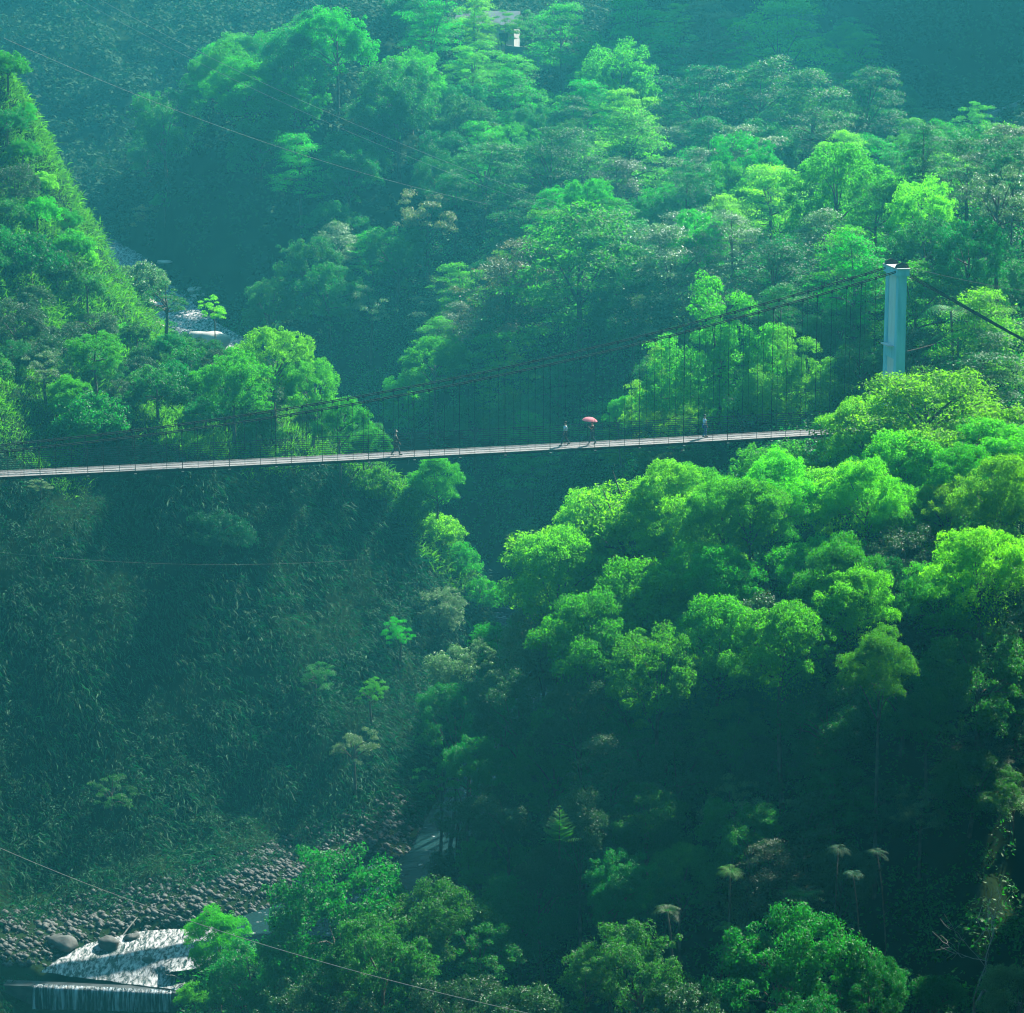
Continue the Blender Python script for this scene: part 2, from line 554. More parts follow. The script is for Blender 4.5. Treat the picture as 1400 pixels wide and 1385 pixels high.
def T(x, y):
    x = np.atleast_1d(np.asarray(x, float))
    y = np.atleast_1d(np.asarray(y, float))
    sh = x.shape
    x, y = x.ravel(), y.ravel()
    z = np.empty(len(x))
    for i in range(0, len(x), 40000):
        xs, ys = x[i:i + 40000], y[i:i + 40000]
        d2 = (xs[:, None] - CT[None, :, 0]) ** 2 + (ys[:, None] - CT[None, :, 1]) ** 2
        z[i:i + 40000] = phi(d2) @ WT[:-3] + WT[-3] + WT[-2] * xs / 100 + WT[-1] * ys / 100
    d, lev, hw, side = riv_dist(x, y)
    rough = (np.sin(x * 0.9 + 1.3 * np.sin(y * 0.37)) * np.sin(y * 0.8 + np.sin(x * 0.51)) * 0.45
             + np.sin(x * 0.33 + 2) * np.sin(y * 0.29 + 0.7 * np.sin(x * 0.2)) * 0.8
             + np.sin(x * 2.1 + y * 0.6) * np.sin(y * 1.9 - x * 0.4) * 0.2)
    k = np.clip((d - hw - 1) / 8, 0.15, 1)
    z = z + rough * k
    # channel
    bed = lev - 0.7
    f = np.clip((d - hw) / 2.0, 0, 1)
    f = f * f * (3 - 2 * f)
    z = np.where(d < hw + 2.0, bed * (1 - f) + np.maximum(z, bed) * f, np.maximum(z, lev + 0.15))
    # added mountain shoulder, out of view on the right, shaped to shade the near air
    dx = np.maximum(0, np.maximum(68 - x, x - 195))
    dy = np.maximum(0, np.maximum(45 - y, y - 172))
    sh_z = 138 - 5.0 * np.hypot(dx, dy) + 2.5 * rough + 3 * np.sin(x * 0.11) * np.sin(y * 0.09 + 1)
    z = np.maximum(z, np.maximum(sh_z, -10))
    return np.clip(z, -6, 150).reshape(sh)


def T1(x, y):
    return float(T(x, y)[0])


def build_terrain():
    xs = np.concatenate([np.arange(-210, -70, 5.0), np.arange(-70, 70, 1.0), np.arange(70, 211, 5.0)])
    ys = np.concatenate([np.arange(-45, 100, 3.0), np.arange(100, 345, 1.0), np.arange(345, 531, 2.5)])
    X, Y = np.meshgrid(xs, ys)
    Z = T(X, Y)
    V = np.stack([X, Y, Z], -1).reshape(-1, 3)
    nx, ny = len(xs), len(ys)
    i = np.arange(ny - 1)[:, None] * nx + np.arange(nx - 1)[None, :]
    F = np.stack([i, i + 1, i + nx + 1, i + nx], -1).reshape(-1, 4)
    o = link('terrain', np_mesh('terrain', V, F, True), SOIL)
    tag(o, 'steep gorge sides and valley floor', None, None, 'structure')


build_terrain()


def ray_ground(px, py, H, d0=95.0, d1=470.0):
    """depth along the sight line where it comes within H of the ground"""
    Ds = np.arange(d0, d1, 0.5)
    pts = np.array([P(px, py, D) for D in Ds])
    gz = T(pts[:, 0], pts[:, 1])
    hit = np.where(pts[:, 2] - gz <= H)[0]
    if len(hit) == 0:
        return None
    return Ds[hit[0]]


# ------------------------------------------------------------------ river
def river():
    def strip(idx, name, mat, label, dz=0.0, sub=8, extra=1.12):
        pts = []
        for k in range(len(idx) - 1):
            i = idx[k]
            p0, p1, p2, p3 = RIV[max(i - 1, 0)], RIV[i], RIV[i + 1], RIV[min(i + 2, len(RIV) - 1)]
            for t in np.arange(sub) / sub:      # spline through the bends
                q = 0.5 * (2 * p1 + (p2 - p0) * t + (2 * p0 - 5 * p1 + 4 * p2 - p3) * t * t + (3 * p1 - p0 - 3 * p2 + p3) * t ** 3)
                lin = p1 + (p2 - p1) * t
                q[2:] = lin[2:]
                if i == NEAR_POOL or idx[0] == 0:
                    q = lin
                pts.append(q)
        pts.append(RIV[idx[-1]])
        pts = np.array(pts)
        # smooth the corners a little
        tan = np.gradient(pts[:, :2], axis=0)
        tan = unit(tan)
        nrm = np.stack([-tan[:, 1], tan[:, 0]], 1)
        m = 11
        V = []
        for j in range(m):
            s = (j / (m - 1) - 0.5) * 2 * extra
            q = np.c_[pts[:, :2] + nrm * (pts[:, 3] * s)[:, None], pts[:, 2] + dz]
            q[:, 2] += 0.05 * np.sin(q[:, 0] * 3.1 + q[:, 1]) * np.sin(q[:, 1] * 2.3)
            V.append(q)
        V = np.array(V).transpose(1, 0, 2).reshape(-1, 3)
        n = len(pts)
        i = np.arange(n - 1)[:, None] * m + np.arange(m - 1)[None]
        F = np.stack([i, i + 1, i + m + 1, i + m], -1).reshape(-1, 4)
        o = link(name, np_mesh(name, V, F, True), mat)
        tag(o, label, None, None, 'structure')

    strip(list(range(NEAR_POOL + 1, NEAR_POOL + 4)), 'river', RIVER, 'white river water above the weir', -0.12)
    strip(list(range(NEAR_POOL + 3, len(RIV) - 5)), 'river', RIVERDARK, 'dark river water in the narrow of the gorge', -0.14)
    strip(list(range(len(RIV) - 6, len(RIV))), 'river', RIVER, 'hazy white river water upstream', -0.16)
    strip(list(range(0, NEAR_POOL + 1)), 'river', RIVERDARK, 'dark pool water below the weir', 0.0)
    a = RIV[NEAR_POOL + 1]
    L = np.array([P(40, 1330, 174.2), P(246, 1353, 173.2)])
    L[:, 2] = a[2] - 0.18
    d = unit(L[1] - L[0])
    nrm = np.array([d[1], -d[0], 0])          # towards the camera
    ln = np.linalg.norm(L[1] - L[0])
    wt = thing('weir', 'low dark concrete weir with white water falling over it', 'weir', tuple((L[0] + L[1]) / 2))
    mid = (L[0] + L[1]) / 2
    ax = np.array([d, -nrm, [0, 0, 1]])
    MB().box((0, 0, -1.6), (ln + 3, 0.9, 3.2), ax).build('weir_wall', DAMP, wt)
    # falling sheet
    n, m = 60, 8
    V = []
    rng = np.random.default_rng(3)
    for i in range(n):
        s = (i / (n - 1) - 0.5) * ln * 0.92
        wob = 0.12 * math.sin(i * 0.9) + 0.06 * rng.normal()
        for j in range(m):
            t = j / (m - 1)
            off = 0.46 + 0.02 + 0.75 * math.sqrt(t) * (0.5 + 0.2 * wob) + 0.05
            z = 0.08 - 2.15 * t * t
            if j == 0:
                off = 0.2
            V.append(d * s + nrm * off + np.array([0, 0, z]))
    i = np.arange(n - 1)[:, None] * m + np.arange(m - 1)[None]
    F = np.stack([i, i + m, i + m + 1, i + 1], -1).reshape(-1, 4)
    link('falling_water', np_mesh('falling_water', V, F, True), FALLS, wt)
    # froth at the foot
    fm = MB()
    for k in range(60):
        s = rng.uniform(-0.46, 0.46) * ln
        c = d * s + nrm * (1.05 + abs(rng.normal()) * 0.35) + np.array([0, 0, -1.93])
        fm.tube([c - d * 0.3, c, c + d * 0.35], [0.02, rng.uniform(0.06, 0.16), 0.02], 6)
    fm.build('foam', plain_mat('foam', (0.75, 0.78, 0.78), (0.6, 0.65, 0.66), 0.8, 5), wt, True)


river()


# rocks
def rock_mesh(seed):
    rng = np.random.default_rng(seed)
    n, m = 9, 14
    V = []
    ph = rng.uniform(0, 6, 8)
    for i in range(n + 1):
        th = math.pi * i / n
        for j in range(m):
            p = 2 * math.pi * j / m
            v = np.array([math.sin(th) * math.cos(p), math.sin(th) * math.sin(p), math.cos(th)])
            q = 1 + 0.16 * math.sin(3 * v[0] + ph[0]) * math.cos(2.5 * v[1] + ph[1]) + 0.12 * math.sin(5 * v[2] + ph[2] + 3 * v[0]) + 0.05 * math.sin(9 * v[1] + ph[3])
            v = np.sign(v) * np.abs(v) ** 0.85
            V.append(v * q * np.array([1, 0.8, 0.62]))
    F = []
    for i in range(n):
        for j in range(m):
            F.append((i * m + j, (i + 1) * m + j, (i + 1) * m + (j + 1) % m, i * m + (j + 1) % m))
    return np.array(V), np.array(F)


ROCKS = [rock_mesh(s) for s in range(5)]
ROCK_ME = [np_mesh('boulder', *r, True) for r in ROCKS]
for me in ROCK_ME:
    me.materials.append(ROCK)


def boulder(p, s, label, group=None, mat=None, rz=0.0, flat=1.0, k=0):
    o = link('boulder', ROCK_ME[k % 5], None, None, p, rz)
    if mat:
        o.material_slots[0].link = 'OBJECT'
        o.material_slots[0].material = mat
    o.scale = (s, s, s * flat)
    tag(o, label, 'boulder', group)


def poly_in(poly, x, y):
    poly = np.asarray(poly, float)
    ins = np.zeros(np.shape(x), bool)
    n = len(poly)
    for i in range(n):
        x0, y0 = poly[i]
        x1, y1 = poly[(i + 1) % n]
        c = ((y0 > y) != (y1 > y)) & (x < (x1 - x0) * (y - y0) / (y1 - y0 + 1e-12) + x0)
        ins ^= c
    return ins


def rocks():
    rng = np.random.default_rng(21)
    poly = [(0, 1250), (250, 1190), (430, 1130), (545, 1080), (585, 1110), (560, 1180), (360, 1255), (240, 1300), (60, 1322), (0, 1320)]
    # gravel as one stuff mesh
    X = rng.uniform(-38, 2, 40000)
    Y = rng.uniform(160, 205, 40000)
    Z = T(X, Y)
    px, py, D = proj(np.stack([X, Y, Z], 1))
    ok = poly_in(poly, px, py)
    X, Y, Z = X[ok], Y[ok], Z[ok]
    mb = MB()
    V0, F0 = ROCKS[0]
    sel = np.arange(0, len(V0))
    # low-poly pebbles: octahedral lumps
    oc = np.array([[1, 0, 0], [0, 1, 0], [-1, 0, 0], [0, -1, 0], [0, 0, .7], [0, 0, -.7]], float)
    of = np.array([[0, 1, 4, 4], [1, 2, 4, 4], [2, 3, 4, 4], [3, 0, 4, 4]])
    n = min(len(X), 8000)
    s = 0.05 + 0.30 * rng.random(n) ** 3.5
    rz = rng.uniform(0, 6.28, n)
    ca, sa = np.cos(rz), np.sin(rz)
    jit = 1 + rng.uniform(-0.25, 0.25, (n, 6, 3))
    V = oc[None] * jit * s[:, None, None]
    V = np.stack([V[..., 0] * ca[:, None] - V[..., 1] * sa[:, None], V[..., 0] * sa[:, None] + V[..., 1] * ca[:, None], V[..., 2]], -1)
    V = V + np.stack([X[:n], Y[:n], Z[:n] + 0.03], 1)[:, None, :]
    tri = np.array([[0, 1, 4], [1, 2, 4], [2, 3, 4], [3, 0, 4], [1, 0, 5], [2, 1, 5], [3, 2, 5], [0, 3, 5]])
    F = (tri[None] + 6 * np.arange(n)[:, None, None]).reshape(-1, 3)
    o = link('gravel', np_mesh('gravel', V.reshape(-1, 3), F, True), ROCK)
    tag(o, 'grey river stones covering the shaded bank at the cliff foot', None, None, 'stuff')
    # boulders one by one
    k = n
    cnt = 0
    while cnt < 60 and k < len(X):
        sz = 0.25 + 0.85 * rng.random() ** 2.5
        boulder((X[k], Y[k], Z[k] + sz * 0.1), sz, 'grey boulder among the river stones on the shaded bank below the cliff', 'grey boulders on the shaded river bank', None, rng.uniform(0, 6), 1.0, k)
        cnt += 1
        k += 1
    # pale pile by the bank where the sun reaches it
    for i in range(22):
        p = P(rng.uniform(505, 575), rng.uniform(1105, 1170), 190)
        z = T1(p[0], p[1])
        sz = rng.uniform(0.28, 0.6)
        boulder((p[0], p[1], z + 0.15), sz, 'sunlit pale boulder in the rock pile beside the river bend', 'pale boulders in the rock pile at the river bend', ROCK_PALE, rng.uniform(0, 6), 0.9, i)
    # boulders in and beside the white water
    for (px, py, D, sz, lab) in [(202, 1312, 176.5, 0.35, 'small dark boulder alone in the white water above the weir'),
                                 (150, 1290, 179, 0.8, 'rounded wet boulder at the edge of the white water above the weir'),
                                 (85, 1293, 179, 0.9, 'broad dark boulder on the bank left of the white water'),
                                 (180, 1277, 180, 0.5, 'low boulder beside the driftwood pole')]:
        p = P(px, py, D)
        z = max(T1(p[0], p[1]), riv_level(p[0], p[1]) - 0.1)
        boulder((p[0], p[1], z + 0.05), sz, lab, None, None, 1.1 * px, 0.9, px)
    # upper river: great pale slabs
    for (px, py, D, sz, lab, fl) in [(283, 462, 286, 2.1, 'large pale rock slab leaning beside the upper river', 0.9),
                                     (195, 410, 300, 1.7, 'long pale slanting rock half hidden by the airy riverside tree', 0.9),
                                     (165, 458, 282, 0.9, 'pale flat rock behind the thin trees, left of the great slab', 0.5),
                                     (190, 466, 282, 1.3, 'low whitish rock between the thin trees and the upper river', 0.4),
                                     (222, 480, 280, 1.0, 'small white rock at the foot of the thin forked trees', 0.5),
                                     (270, 487, 279, 1.5, 'grey-white gravelly rock just below the great leaning slab', 0.35),
                                     (225, 352, 318, 0.8, 'thin white rock at the foot of the hazy cliff', 0.4)]:
        p = P(px, py, D)
        z = T1(p[0], p[1])
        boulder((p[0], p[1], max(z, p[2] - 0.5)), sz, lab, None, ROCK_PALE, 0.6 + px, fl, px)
    for i in range(26):
        px, py = rng.uniform(150, 290), rng.uniform(395, 480)
        D = ray_ground(px, py, 0.2, 255)
        if not D:
            continue
        p = P(px, py, D)
        boulder((p[0], p[1], T1(p[0], p[1]) + 0.2), rng.uniform(0.4, 0.9), 'whitish boulder in the hazy bed of the upper river', 'whitish boulders along the upper river', ROCK_PALE, rng.uniform(0, 6), 0.7, i)
    # driftwood pole
    a, b = P(163, 1270, 180.5), P(188, 1259, 182)
    a[2] = T1(a[0], a[1]) + 0.25
    b[2] = T1(b[0], b[1]) + 0.35
    o = MB().tube([a, (a + b) / 2 + [0, 0, 0.02], b], [0.05, 0.045, 0.03], 6).build('driftwood_pole', BARK_PALE)
    tag(o, 'bare pale driftwood pole lying on the river stones', 'driftwood')


def riv_level(x, y):
    return float(riv_dist(np.array([x]), np.array([y]))[1][0])


rocks()

# ------------------------------------------------------------------ foliage prototypes (nominal crown radius 5 m, base at z = 0)


def puff(c, r, n, rng, size, zf=0.75, low=-0.35, up=0.45, aspect=0.5, rn=0.55, inner=0.7):
    u = sphere_dirs(int(n * 1.6), rng)
    u = u[u[:, 2] > low][:n]
    k = rng.uniform(inner, 1.05, len(u)) ** 0.7
    C = c + u * np.array([1, 1, zf]) * (r * k)[:, None]
    Nn = u * 0.55 + np.array([0, 0, up]) + rng.normal(size=u.shape) * rn
    return leaf_quads(C, Nn, size * rng.uniform(0.7, 1.25, len(u)), aspect, rng)


def join(parts):
    V, F, n = [], [], 0
    for v, f in parts:
        V.append(v)
        F.append(f + n)
        n += len(v)
    return np.concatenate(V), np.concatenate(F)


def lobe(c, r, rng, nsub=18, leaves=60, size=0.17, zf=0.8, low=-0.3, sub=0.36):
    """a bough end: many little leaf tufts on a rounded surface, hollow between them"""
    u = sphere_dirs(nsub * 2, rng)
    u = u[u[:, 2] > low][:nsub]
    parts = []
    for q in u:
        cc = c + q * np.array([1, 1, zf]) * r * rng.uniform(0.62, 1.08)
        rr = r * sub * rng.uniform(0.7, 1.25)
        parts.append(puff(cc, rr, int(leaves * rng.uniform(0.6, 1.3)), rng, size, 0.75, -0.55, 0.4, 0.48, 0.6, 0.5))
    return parts


def crown_clump(seed, ht=7.6, nl=36, size=0.17):
    """spreading crown of many rounded boughs, bright tops with dark hollows between"""
    rng = np.random.default_rng(seed)
    parts, cs = [], []
    i = 0
    while i < nl:
        u = sphere_dirs(1, rng)[0]
        u[2] = u[2] * 0.95 + 0.15
        u = unit(u)
        if u[2] < -0.35:
            continue
        wob = 1 + 0.16 * math.sin(3 * math.atan2(u[1], u[0]) + seed) + 0.1 * rng.normal()
        c = u * np.array([3.9 * wob, 3.9 * wob, ht * 0.48]) * rng.uniform(0.78, 1.02) + np.array([0, 0, ht * 0.42])
        r = rng.uniform(0.8, 1.45)
        parts += lobe(c, r, rng, int(17 * r * r / 1.1) + 5, 58, size)
        cs.append(c)
        i += 1
    n = 2600
    u = sphere_dirs(n, rng)
    C = u * np.array([3.4, 3.4, ht * 0.42]) * rng.uniform(0.3, 1.0, n)[:, None] + np.array([0, 0, ht * 0.42])
    parts.append(leaf_quads(C, rng.normal(size=(n, 3)) + [0, 0, 0.4], size * 1.4, 0.5, rng))
    return join(parts), np.array(cs)


def crown_layer(seed, ht=6.0, nspray=92, leaves=190, size=0.24):
    """flat feathery tiers, sunlit on top, with dark gaps under each tier"""
    rng = np.random.default_rng(seed)
    parts, cs = [], []
    tiers = int(rng.integers(5, 8))
    off = rng.normal(size=(tiers, 2)) * 0.8
    for i in range(nspray):
        k = i % tiers
        t = k / (tiers - 1)
        rr = 4.7 * math.sqrt(max(0.06, 1 - (t * 0.93) ** 2)) * math.sqrt(rng.random()) * rng.uniform(0.85, 1.1)
        a = rng.uniform(0, 2 * math.pi)
        c = np.array([rr * math.cos(a) + off[k, 0], rr * math.sin(a) + off[k, 1], ht * (0.1 + 0.86 * t) - 0.035 * rr * rr + rng.normal() * 0.25])
        n = int(leaves * rng.uniform(0.6, 1.5))
        L = rng.uniform(0.7, 1.5)
        q = rng.normal(size=(n, 3)) * np.array([0.5, 0.5, 0.10]) * L
        q[:, 2] -= 0.14 * (q[:, 0] ** 2 + q[:, 1] ** 2)
        Nn = np.array([0, 0, 1.0]) + rng.normal(size=(n, 3)) * 0.42 + np.array([math.cos(a), math.sin(a), 0]) * 0.25
        parts.append(leaf_quads(c + q, Nn, size * rng.uniform(0.6, 1.3, n), 0.40, rng))
        cs.append(c)
    return join(parts), np.array(cs)


def crown_dome(seed, ht=7.8, nl=70, size=0.19):
    """dense crown with a lumpy, uneven outline"""
    rng = np.random.default_rng(seed)
    parts, cs = [], []
    ph = rng.uniform(0, 6, 3)
    for i in range(nl):
        u = sphere_dirs(1, rng)[0]
        u[2] = u[2] * 0.8 + 0.12
        u = unit(u)
        az = math.atan2(u[1], u[0])
        wob = 1 + 0.14 * math.sin(2 * az + ph[0]) + 0.1 * math.sin(5 * az + ph[1] + 3 * u[2])
        c = u * np.array([4.3 * wob, 4.3 * wob, ht * 0.47]) * rng.uniform(0.68, 1.02) + np.array([0, 0, ht * 0.46])
        r = rng.uniform(0.5, 1.1)
        parts += lobe(c, r, rng, int(9 * r * r / 0.7) + 3, 52, size, 0.85, -0.6, 0.5)
        cs.append(c)
    return join(parts), np.array(cs)


def crown_airy(seed, ht=6.0, nsp=38, leaves=150, size=0.24):
    """open crown: separate tufts with the hillside showing between them"""
    rng = np.random.default_rng(seed)
    parts, cs = [], []
    for i in range(nsp):
        u = sphere_dirs(1, rng)[0]
        u[2] = abs(u[2]) * 1.1 - 0.15
        c = u * np.array([4.4, 4.4, ht * 0.72]) * rng.uniform(0.45, 1.0) + np.array([0, 0, ht * 0.2])
        r = rng.uniform(0.5, 1.05)
        parts.append(puff(c, r, int(leaves * r * 1.3), rng, size, 0.5, -0.5, 0.6, 0.42, 0.6, 0.2))
        cs.append(c)
    return join(parts), np.array(cs)


def crown_plume(seed, ht=9.0):
    """several upright fluffy heads of soft fine foliage with gaps between"""
    rng = np.random.default_rng(seed)
    parts, cs = [], []
    cols = [(-0.9, 0, 9.2, 1.15), (1.5, 0.5, 7.9, 1.1), (3.5, -0.2, 6.3, 1.25), (-3.7, 0.2, 5.4, 1.2), (0.3, -1.4, 5.6, 1.1),
            (2.4, -1.5, 4.2, 1.2), (-2.2, -1.4, 3.9, 1.15), (4.6, 0.4, 4.2, 0.9), (-4.6, -.2, 3.0, 0.9)]
    for (x, y, top, r) in cols:
        z = top - r * 0.8
        k = 0
        while z > 0.4:
            rr = r * (0.8 + 0.22 * min(1, k / 2)) * rng.uniform(0.9, 1.12)
            c = np.array([x + rng.normal() * 0.22 * k, y + rng.normal() * 0.3, z])
            parts += lobe(c, rr, rng, int(26 * rr * rr / 1.2), 75, 0.16, 0.95, -0.45, 0.42)
            cs.append(c)
            z -= rr * rng.uniform(1.3, 1.6)
            k += 1
    return join(parts), np.array(cs)


def crown_bush(seed, ht=4.6, nl=42, size=0.3):
    rng = np.random.default_rng(seed)
    parts, cs = [], []
    for i in range(nl):
        u = sphere_dirs(1, rng)[0]
        u[2] = abs(u[2])
        c = u * np.array([4.1, 4.1, ht * 0.72]) * rng.uniform(0.6, 1.05)
        r = rng.uniform(0.7, 1.3)
        parts += lobe(c, r, rng, int(9 * r * r) + 3, 30, size, 0.8, -0.4, 0.5)
        cs.append(c)
    return join(parts), np.array(cs)


PROTO = {}


def reg(kind, fn, seeds, ht):
    PROTO[kind] = []
    for s in seeds:
        (V, F), cs = fn(s)
        PROTO[kind].append((np_mesh('crown', V, F), cs, float(np.percentile(V[:, 2], 99.5))))


reg('clump', crown_clump, (1, 2, 3), 5.6)
reg('layer', crown_layer, (4, 5, 6, 7), 4.2)
reg('dome', crown_dome, (8, 9, 10), 5.8)
reg('airy', crown_airy, (11, 12, 13), 5.5)
reg('plume', crown_plume, (14,), 9)
reg('bush', crown_bush, (15, 16), 4.0)


def trunk_mesh(H, base, cs, s, rng, r0, nl=9):
    """trunk from the ground (z=0) into the crown (crown base at z=base, scale s) with limbs to its tufts"""
    mb = MB()
    top = base + 0.55 * (cs[:, 2].max() * s)
    bend = rng.normal(size=2) * 0.04 * top
    zs = np.linspace(-0.6, top, 7)
    pts = np.array([[bend[0] * math.sin(2.2 * z / top), bend[1] * math.sin(1.7 * z / top), z] for z in zs])
    mb.tube(pts, np.linspace(r0 * 1.15, r0 * 0.35, 7), 6)
    pick = rng.choice(len(cs), min(nl, len(cs)), replace=False)
    for k in pick:
        e = cs[k] * s + np.array([0, 0, base])
        f = rng.uniform(0.35, 0.85)
        zi = base * 0.6 + (top - base * 0.6) * f
        b = np.array([np.interp(zi, zs, pts[:, 0]), np.interp(zi, zs, pts[:, 1]), min(zi, e[2])])
        m = (b + e) / 2 + np.array([0, 0, 0.08 * np.linalg.norm(e - b)]) + rng.normal(size=3) * 0.08 * s
        mb.tube([b, (b * .5 + m * .5) + rng.normal(size=3) * .04 * s, m, e], [r0 * 0.38, r0 * 0.3, r0 * 0.22, r0 * 0.08], 5, False)
    return np_mesh('trunk', np.concatenate(mb.V), np.concatenate(mb.F), True)


PLACED = []
TRNG = np.random.default_rng(99)


def tree(name, px, py, Rpx, H, kind, mat, label, D=None, group=None, bark=None, zs=1.0, variant=None, r0=None, nl=9, cat='tree', xy=None):
    if xy is None:
        if D is None:
            D = ray_ground(px, py, H)
            if D is None:
                print('no ground for', px, py, label)
                return
        p = P(px, py, D)
        gz = T1(p[0], p[1])
        Ht = max(p[2] - gz, 1.0)
        R = Rpx * D / FPX
        x, y = p[0], p[1]
    else:
        x, y, R, Ht = xy
        gz = T1(x, y)
    v = int(TRNG.integers(len(PROTO[kind]))) if variant is None else variant
    me, cs, ht = PROTO[kind][v]
    s = R / 5.0
    sz = s * zs
    tall = {'clump': 0.8, 'layer': 0.85, 'dome': 0.9, 'airy': 0.62, 'plume': 0.9, 'bush': 1.0}[kind]
    if 'bare trunk' in label or 'thin' in label or 'slim' in label or 'straight trunk' in label:
        tall = 0.5
    sz = min(max(sz, tall * Ht / ht), sz * 1.25)
    ch = ht * sz
    base = Ht - ch
    if base < -0.25 * ch:                 # crown too tall for its height: let it reach the ground
        sz = Ht / ht / 0.8
        base = Ht - ht * sz
    t = thing(name, label, cat, (x, y, gz), 0, group)
    rz = float(TRNG.uniform(0, 6.28)) if kind != 'plume' else 0.0
    c = link('crown', me, None, t, (0, 0, base), rz)
    if len(me.materials) == 0:
        me.materials.append(mat)
    c.material_slots[0].link = 'OBJECT'
    c.material_slots[0].material = mat
    c.scale = (s, s, sz)
    ca, sa = math.cos(rz), math.sin(rz)
    cs2 = np.stack([cs[:, 0] * ca - cs[:, 1] * sa, cs[:, 0] * sa + cs[:, 1] * ca, cs[:, 2] * sz / s], 1)
    rr = r0 or (0.035 * R + 0.06)
    link('trunk' if kind != 'bush' else 'stem', trunk_mesh(Ht, max(base, 0.0), cs2, s, TRNG, rr, nl), bark or BARK, t)
    PLACED.append((x, y, R))
    return t


